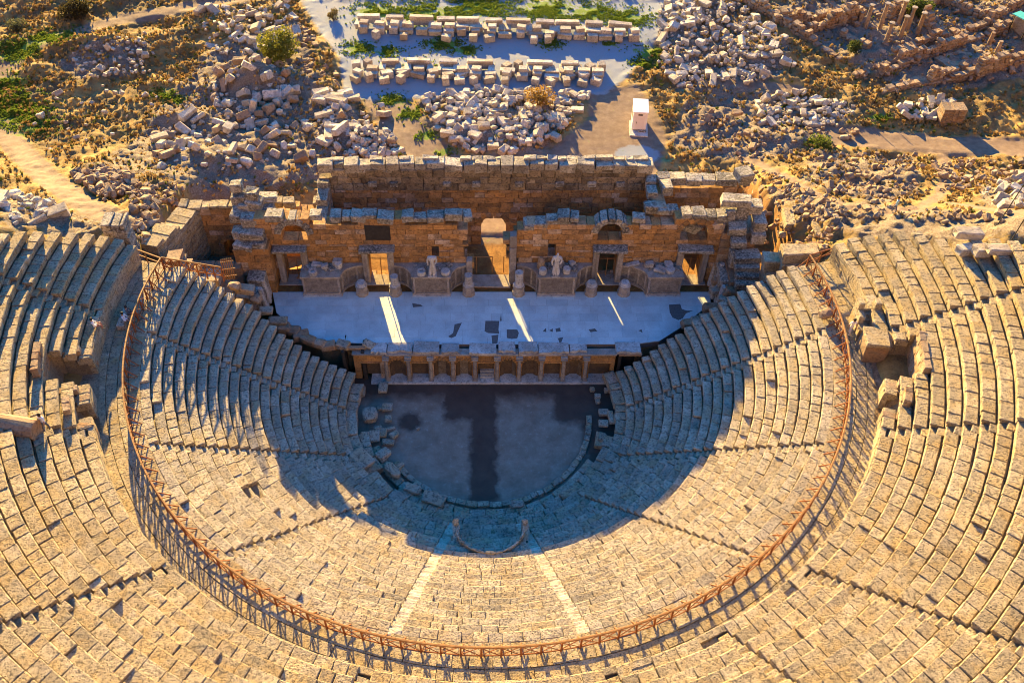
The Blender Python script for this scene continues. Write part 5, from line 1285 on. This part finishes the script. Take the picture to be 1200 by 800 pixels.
build_tree(960, 170, 1.2, .9, 'low bright green bush on the slope right of the theatre', 'slope_bush', (.06, .10, .01), (.18, .21, .03), 1100)

# ruined houses at the upper right
def ruin(p0, p1, h, lab, th=.8, m='brownblock'):
    h = h*1.25
    a = ground_at(*p0); b = ground_at(*p1); d = b-a; L = math.hypot(d[0], d[1]); ang = math.atan2(d[1], d[0]); mb = MB(); ph = RNG.uniform(0, 9)
    zb = min(a[2], b[2])-.3
    f = lambda x: zb+.3+h*(.75+.45*math.sin(x*.5+ph)*math.sin(x*.23+ph*2)+.12*math.sin(x*2.1))
    masonry(mb, 0, L, zb, f, -th/2, th, hc=(.34, .52), lb=(.4, .95), jit=.07, rag=.22, ch=.06, xf=(rotz(ang), np.array([a[0], a[1], 0])), proud=.1)
    o = mb.build('ruin_wall', M[m], None, (a[0], a[1], zb)); tag(o, lab, 'ruined wall', 'walls of the ruined houses')
for r in (((872, 2), (925, 36), 1.5, 'long rubble wall running down beside the golden slope'), ((925, 36), (985, 74), 1.4, 'lower stretch of the long rubble wall beside the golden slope'), ((905, 30), (1000, 18), 1.2, 'rubble wall crossing behind the first ruined room'), ((945, 40), (1010, 22), 1.6, 'pale rubble wall with a stub in the first ruined room'), ((985, 42), (1018, 60), .9, 'low wall beside the paved court of the ruined house'),
          ((965, 0), (1000, 30), .9, 'low wall at the far end of the paved court'), ((1000, 2), (1030, 22), 1.3, 'rough wall behind the standing columns'), ((1040, 22), (1105, 2), 1.5, 'ragged wall right behind the standing columns'), ((1078, 30), (1100, 48), 2.2, 'thick wall right of the standing columns'), ((1050, 76), (1180, 36), 1.4, 'long nearer wall running right from the columns'), ((1044, 66), (1172, 28), 1.2, 'long farther wall running right, parallel to the nearer one'),
          ((1102, 4), (1160, 30), 1.3, 'wall climbing to the upper right behind the houses'), ((1030, 88), (1075, 72), 1.0, 'low curved wall in front of the long walls'), ((1030, 110), (1200, 78), .8, 'low outer wall along the golden grass'), ((1085, 100), (1130, 82), 1.6, 'orange brown wall near the outer wall'), ((1140, 92), (1195, 76), 1.9, 'thick orange wall at the right edge of the houses'), ((1000, 92), (1040, 78), .7, 'tumbled wall end above the golden grass'), ((1165, 22), (1200, 2), 1.5, 'wall behind the turquoise roof')):
    ruin(*r)
def standing_column(px, py, h, lab):
    p = ground_at(px, py); h = h*.78 if h > 3 else h; t = thing('standing_column', lab, 'column', tuple(p), 'standing columns of the ruined court'); mb = MB()
    mb.box(p+np.array([0, 0, .1]), (.62, .62, .3), ch=.03); mb.build('base', M['carved'], t)
    mb = MB(); mb.lathe(p+np.array([0, 0, .25]), [(.27, 0), (.26, h*.5), (.21, h-.3), (.25, h-.28), (.25, h-.2)], 14, jit=.01, tone=.4); mb.build('shaft', M['brownblock'], t)
    if h > 2.5: mb = MB(); mb.lathe(p+np.array([0, 0, .05+h]), [(.22, 0), (.33, .18), (.36, .3)], 12, jit=.02, tone=.3); mb.build('capital', M['carved'], t)
for px, py, h, lab in ((1013, 35, 4.0, 'slender column farthest left in the ruined court'), (1030, 36, 4.4, 'slender column second from the left in the ruined court'), (1052, 30, 4.0, 'slender column behind the low paved edge'), (1037, 52, 3.4, 'column at the near left of the ruined court'), (1054, 46, 3.6, 'column at the near middle of the ruined court'), (1062, 38, 4.0, 'column beside the ragged wall in the court'),
                   (1074, 42, 3.6, 'column with a capital by the thick wall'), (1007, 27, 1.4, 'short column stub at the far left of the court'), (1158, 54, 1.8, 'leaning pale pillar in the right ruined room'), (1166, 66, 2.0, 'thick stub pillar at the right of the houses'), (1148, 84, 2.4, 'tall lump of wall standing among the right ruins')):
    standing_column(px, py, h, lab)
def slab(name, pts, lab, z=.05, m='seat2'):
    P = [ground_at(*q) for q in pts]; zz = max(p[2] for p in P)+.12; mb = MB(); mb.prism([(p[0], p[1]) for p in P], zz-.5, zz, .5); return tag(mb.build(name, M[m], None, (P[0][0], P[0][1], zz)), lab, 'paving')
slab('paved_floor', ((992, 32), (1012, 40), (1046, 66), (1020, 74), (1008, 56), (985, 38)), 'paved court floor in the ruined house, half in shadow')
slab('paved_floor', ((1095, 68), (1160, 50), (1190, 76), (1125, 90)), 'pale floor of the right ruined room')
slab('paved_floor', ((1040, 100), (1080, 88), (1100, 108), (1060, 116)), 'grassy floor of the nearest ruined room')
slab('paved_floor', ((960, 12), (985, 6), (1006, 22), (985, 30)), 'bluish floor of the farther ruined room')
# turquoise roof, brick pile, pole, fence posts
p = ground_at(1178, 38); q = ground_at(1230, 66); t = thing('shelter_roof', 'long narrow turquoise shelter roof at the right edge beyond the ruins', 'shelter', tuple(p))
tq = plain('turquoise_sheet', (.10, .52, .44), (.08, .45, .38), 3, .5); d = (q-p)/np.linalg.norm(q-p); n = np.array([-d[1], d[0], 0]); mb = MB(); L = np.linalg.norm(q-p)
mb.box((p+q)/2+np.array([0, 0, 2.6])+n*.5, (L, 1.5, .10), np.c_[d, np.cross([0, 0, 1.], d)/np.linalg.norm(np.cross([0, 0, 1.], d)), np.cross(d, np.cross([0, 0, 1.], d)/np.linalg.norm(np.cross([0, 0, 1.], d)))], ch=.02); mb.build('roof_sheet', tq, t)
for f in (.05, .35, .65, .95):
    mb = MB(); b = p+(q-p)*f; mb.bar(b, b+np.array([0, 0, 2.6]), .1); mb.build('post', M['dark'], t)
mb = MB(); mb.box((p+q)/2+np.array([0, 0, 1.0])+n*.9, (L, .3, 2.0), np.c_[d, np.array([-d[1], d[0], 0])/math.hypot(d[0], d[1]), np.array([0, 0, 1.])], ch=.02); mb.build('back_wall', M['brownblock'], t)
p = ground_at(1114, 146); mb = MB(); masonry(mb, -1.3, 1.3, p[2]-.2, lambda x: p[2]+2.0, p[1], 1.6, hc=(.28, .34), lb=(.5, .7), jit=.03); o = mb.build('brick_pile', M['brownblock'], None, (0, 0, 0)); o.location = (p[0], 0, 0); tag(o, 'squared stack of pinkish bricks beside the white slabs', 'brick stack')
for (px, py, h, lab) in ((1168, 264, 6.2, 'thin dark pole leaning beside the blocks above the right seats'), (1181, 288, 3.6, 'short thin dark pole right of the leaning one')):
    p = ground_at(px, py, T); mb = MB(); mb.bar(p-np.array([0, 0, .3]), p+np.array([1.0 if h > 5 else .5, .4, h]), .07); mb.box(p+np.array([0, 0, .05]), (.4, .4, .2), ch=.03); tag(mb.build('pole', M['dark'], None, tuple(p)), lab, 'pole')
t0 = ground_at(845, 22); fp = [(858, 28), (872, 42), (888, 52), (905, 66), (925, 84), (958, 108), (978, 118), (1005, 126), (1024, 122), (1050, 116)]
for i, q in enumerate(fp):
    p = ground_at(*q, T); o = None; mb = MB(); mb.bar(p-np.array([0, 0, .2]), p+np.array([.05, 0, 1.5]), .09); o = mb.build('fence_post', M['dark'], None, tuple(p)); tag(o, 'thin dark fence post in the golden grass before the ruined houses', 'fence post', 'fence posts in the golden grass')

# ------------------------------------------------------------------ grass tufts (uncountable)
def build_grass():
    rng = np.random.RandomState(5); xs = rng.uniform(-72, 78, 60000); ys = rng.uniform(12, 71, 60000)
    g, d, gr, rk, cl = masks(xs, ys); Z = T(xs, ys); den = .5+fbm(xs*.35, ys*.35, 3, 77)
    r = np.hypot(xs, ys)
    ok = (np.maximum(g, d) < .3) & (cl < .5) & (den > rng.uniform(.1, .9, len(xs))) & (r > 32) & ~((np.abs(xs) < 29) & (ys < 22)) & (rng.uniform(0, 1, len(xs)) < np.where(rk > .5, .45, 1))
    xs, ys, Z, gr = xs[ok][:20000], ys[ok][:20000], Z[ok][:20000], gr[ok][:20000]
    V = []; F = []; TN = []
    for x, y, z in zip(xs, ys, Z):
        h = rng.uniform(.10, .34); w = rng.uniform(.07, .18); tn = rng.uniform()
        for k in range(4):
            a = rng.uniform(0, 6.3); b = len(V); dx, dy = math.cos(a)*w, math.sin(a)*w; lx, ly = rng.uniform(-.2, .2, 2)
            V += [(x-dx, y-dy, z-.05), (x+dx, y+dy, z-.05), (x+dx*.5+lx, y+dy*.5+ly, z+h), (x-dx*.6+lx, y-dy*.6+ly, z+h*.8)]; F.append((b, b+1, b+2, b+3)); TN += [tn]*4
    me = bpy.data.meshes.new('dry_grass'); me.from_pydata(V, [], F); at_ = me.attributes.new('tone', 'FLOAT', 'POINT'); at_.data.foreach_set('value', TN)
    k = NT('dry_grass_blades'); tn = k.attr('tone'); c = k.mix(k.rng(tn, 0, .8), (.20, .13, .045), (.52, .345, .12)); c = k.mix(k.rng(tn, .82, .9), c, (.12, .14, .025)); k.done(c, .8); tr = k.n('ShaderNodeBsdfTranslucent'); k.l(c, tr.inputs[0]); mx = k.n('ShaderNodeMixShader'); mx.inputs[0].default_value = .15; k.l(k.b.outputs[0], mx.inputs[1]); k.l(tr.outputs[0], mx.inputs[2]); k.l(mx.outputs[0], k.t.nodes['Material Output'].inputs[0]); me.materials.append(k.m)
    tag(link('dry_grass', me), 'golden dry grass tufts covering the slopes around the theatre', 'grass', kind='stuff')
build_grass()
def build_lawn():
    rng = np.random.RandomState(9); V = []; F = []; TN = []
    for p, r in zip(GREENS, GRR):
        n = int(170*r*r); x = p[0]+rng.normal(0, .62*r, n); y = p[1]+rng.normal(0, .48*r, n); z = T(x, y); ok = fbm(x*.9, y*.9, 2, 55) > -.12
        for a, b, c in zip(x[ok], y[ok], z[ok]):
            if not (22 < math.hypot(a, b)) or b < 22: continue
            tn = rng.uniform(); h = rng.uniform(.06, .2); w = rng.uniform(.05, .12)
            for k in range(3):
                t = rng.uniform(0, 6.3); i = len(V); dx, dy = math.cos(t)*w, math.sin(t)*w; lx, ly = rng.uniform(-.12, .12, 2)
                V += [(a-dx, b-dy, c-.03), (a+dx, b+dy, c-.03), (a+dx*.4+lx, b+dy*.4+ly, c+h), (a-dx*.5+lx, b-dy*.5+ly, c+h*.8)]; F.append((i, i+1, i+2, i+3)); TN += [tn]*4
    me = bpy.data.meshes.new('green_grass'); me.from_pydata(V, [], F); at_ = me.attributes.new('tone', 'FLOAT', 'POINT'); at_.data.foreach_set('value', TN)
    me.materials.append(leaf_mat('green_grass_blades', (.05, .11, .012), (.20, .25, .03)))
    tag(link('green_grass', me), 'patches of short green grass growing on the gravel and beside the tracks', 'grass', kind='stuff')
build_lawn()

# ------------------------------------------------------------------ light
EL, AZ = R_(11.9), R_(-15.5)
w = bpy.data.worlds.new('World'); scene.world = w; w.use_nodes = True; nt = w.node_tree; bg = nt.nodes['Background']
sky = nt.nodes.new('ShaderNodeTexSky'); sky.sky_type = 'NISHITA'; sky.sun_disc = False; sky.sun_elevation = EL; sky.sun_rotation = AZ
sky.ozone_density = 8.0; sky.dust_density = .3; sky.air_density = 1.0; sky.altitude = 300
tm = nt.nodes.new('ShaderNodeMix'); tm.data_type = 'RGBA'; tm.blend_type = 'MULTIPLY'; tm.inputs[0].default_value = 1; tm.inputs[7].default_value = (.44, 1.42, 1.45, 1)
nt.links.new(sky.outputs[0], tm.inputs[6]); nt.links.new(tm.outputs[2], bg.inputs['Color']); bg.inputs['Strength'].default_value = .06
sd = bpy.data.lights.new('sun', 'SUN'); sd.energy = 5.0; sd.angle = R_(.5); sd.color = (1.0, .66, .20)
so = bpy.data.objects.new('sun', sd); COL.objects.link(so)
S = Vector((math.sin(AZ)*math.cos(EL), math.cos(AZ)*math.cos(EL), math.sin(EL))); so.rotation_euler = (-S).to_track_quat('-Z', 'Y').to_euler(); so.location = (-20, 80, 40)
scene.view_settings.view_transform = 'Standard'; scene.view_settings.look = 'None'; scene.view_settings.exposure = 2.7; scene.view_settings.gamma = 1
scene.render.engine = 'CYCLES'; scene.cycles.max_bounces = 6; scene.cycles.diffuse_bounces = 4; scene.cycles.use_denoising = True; scene.cycles.filter_width = 1.0
print('big blocks', NBIG[0])
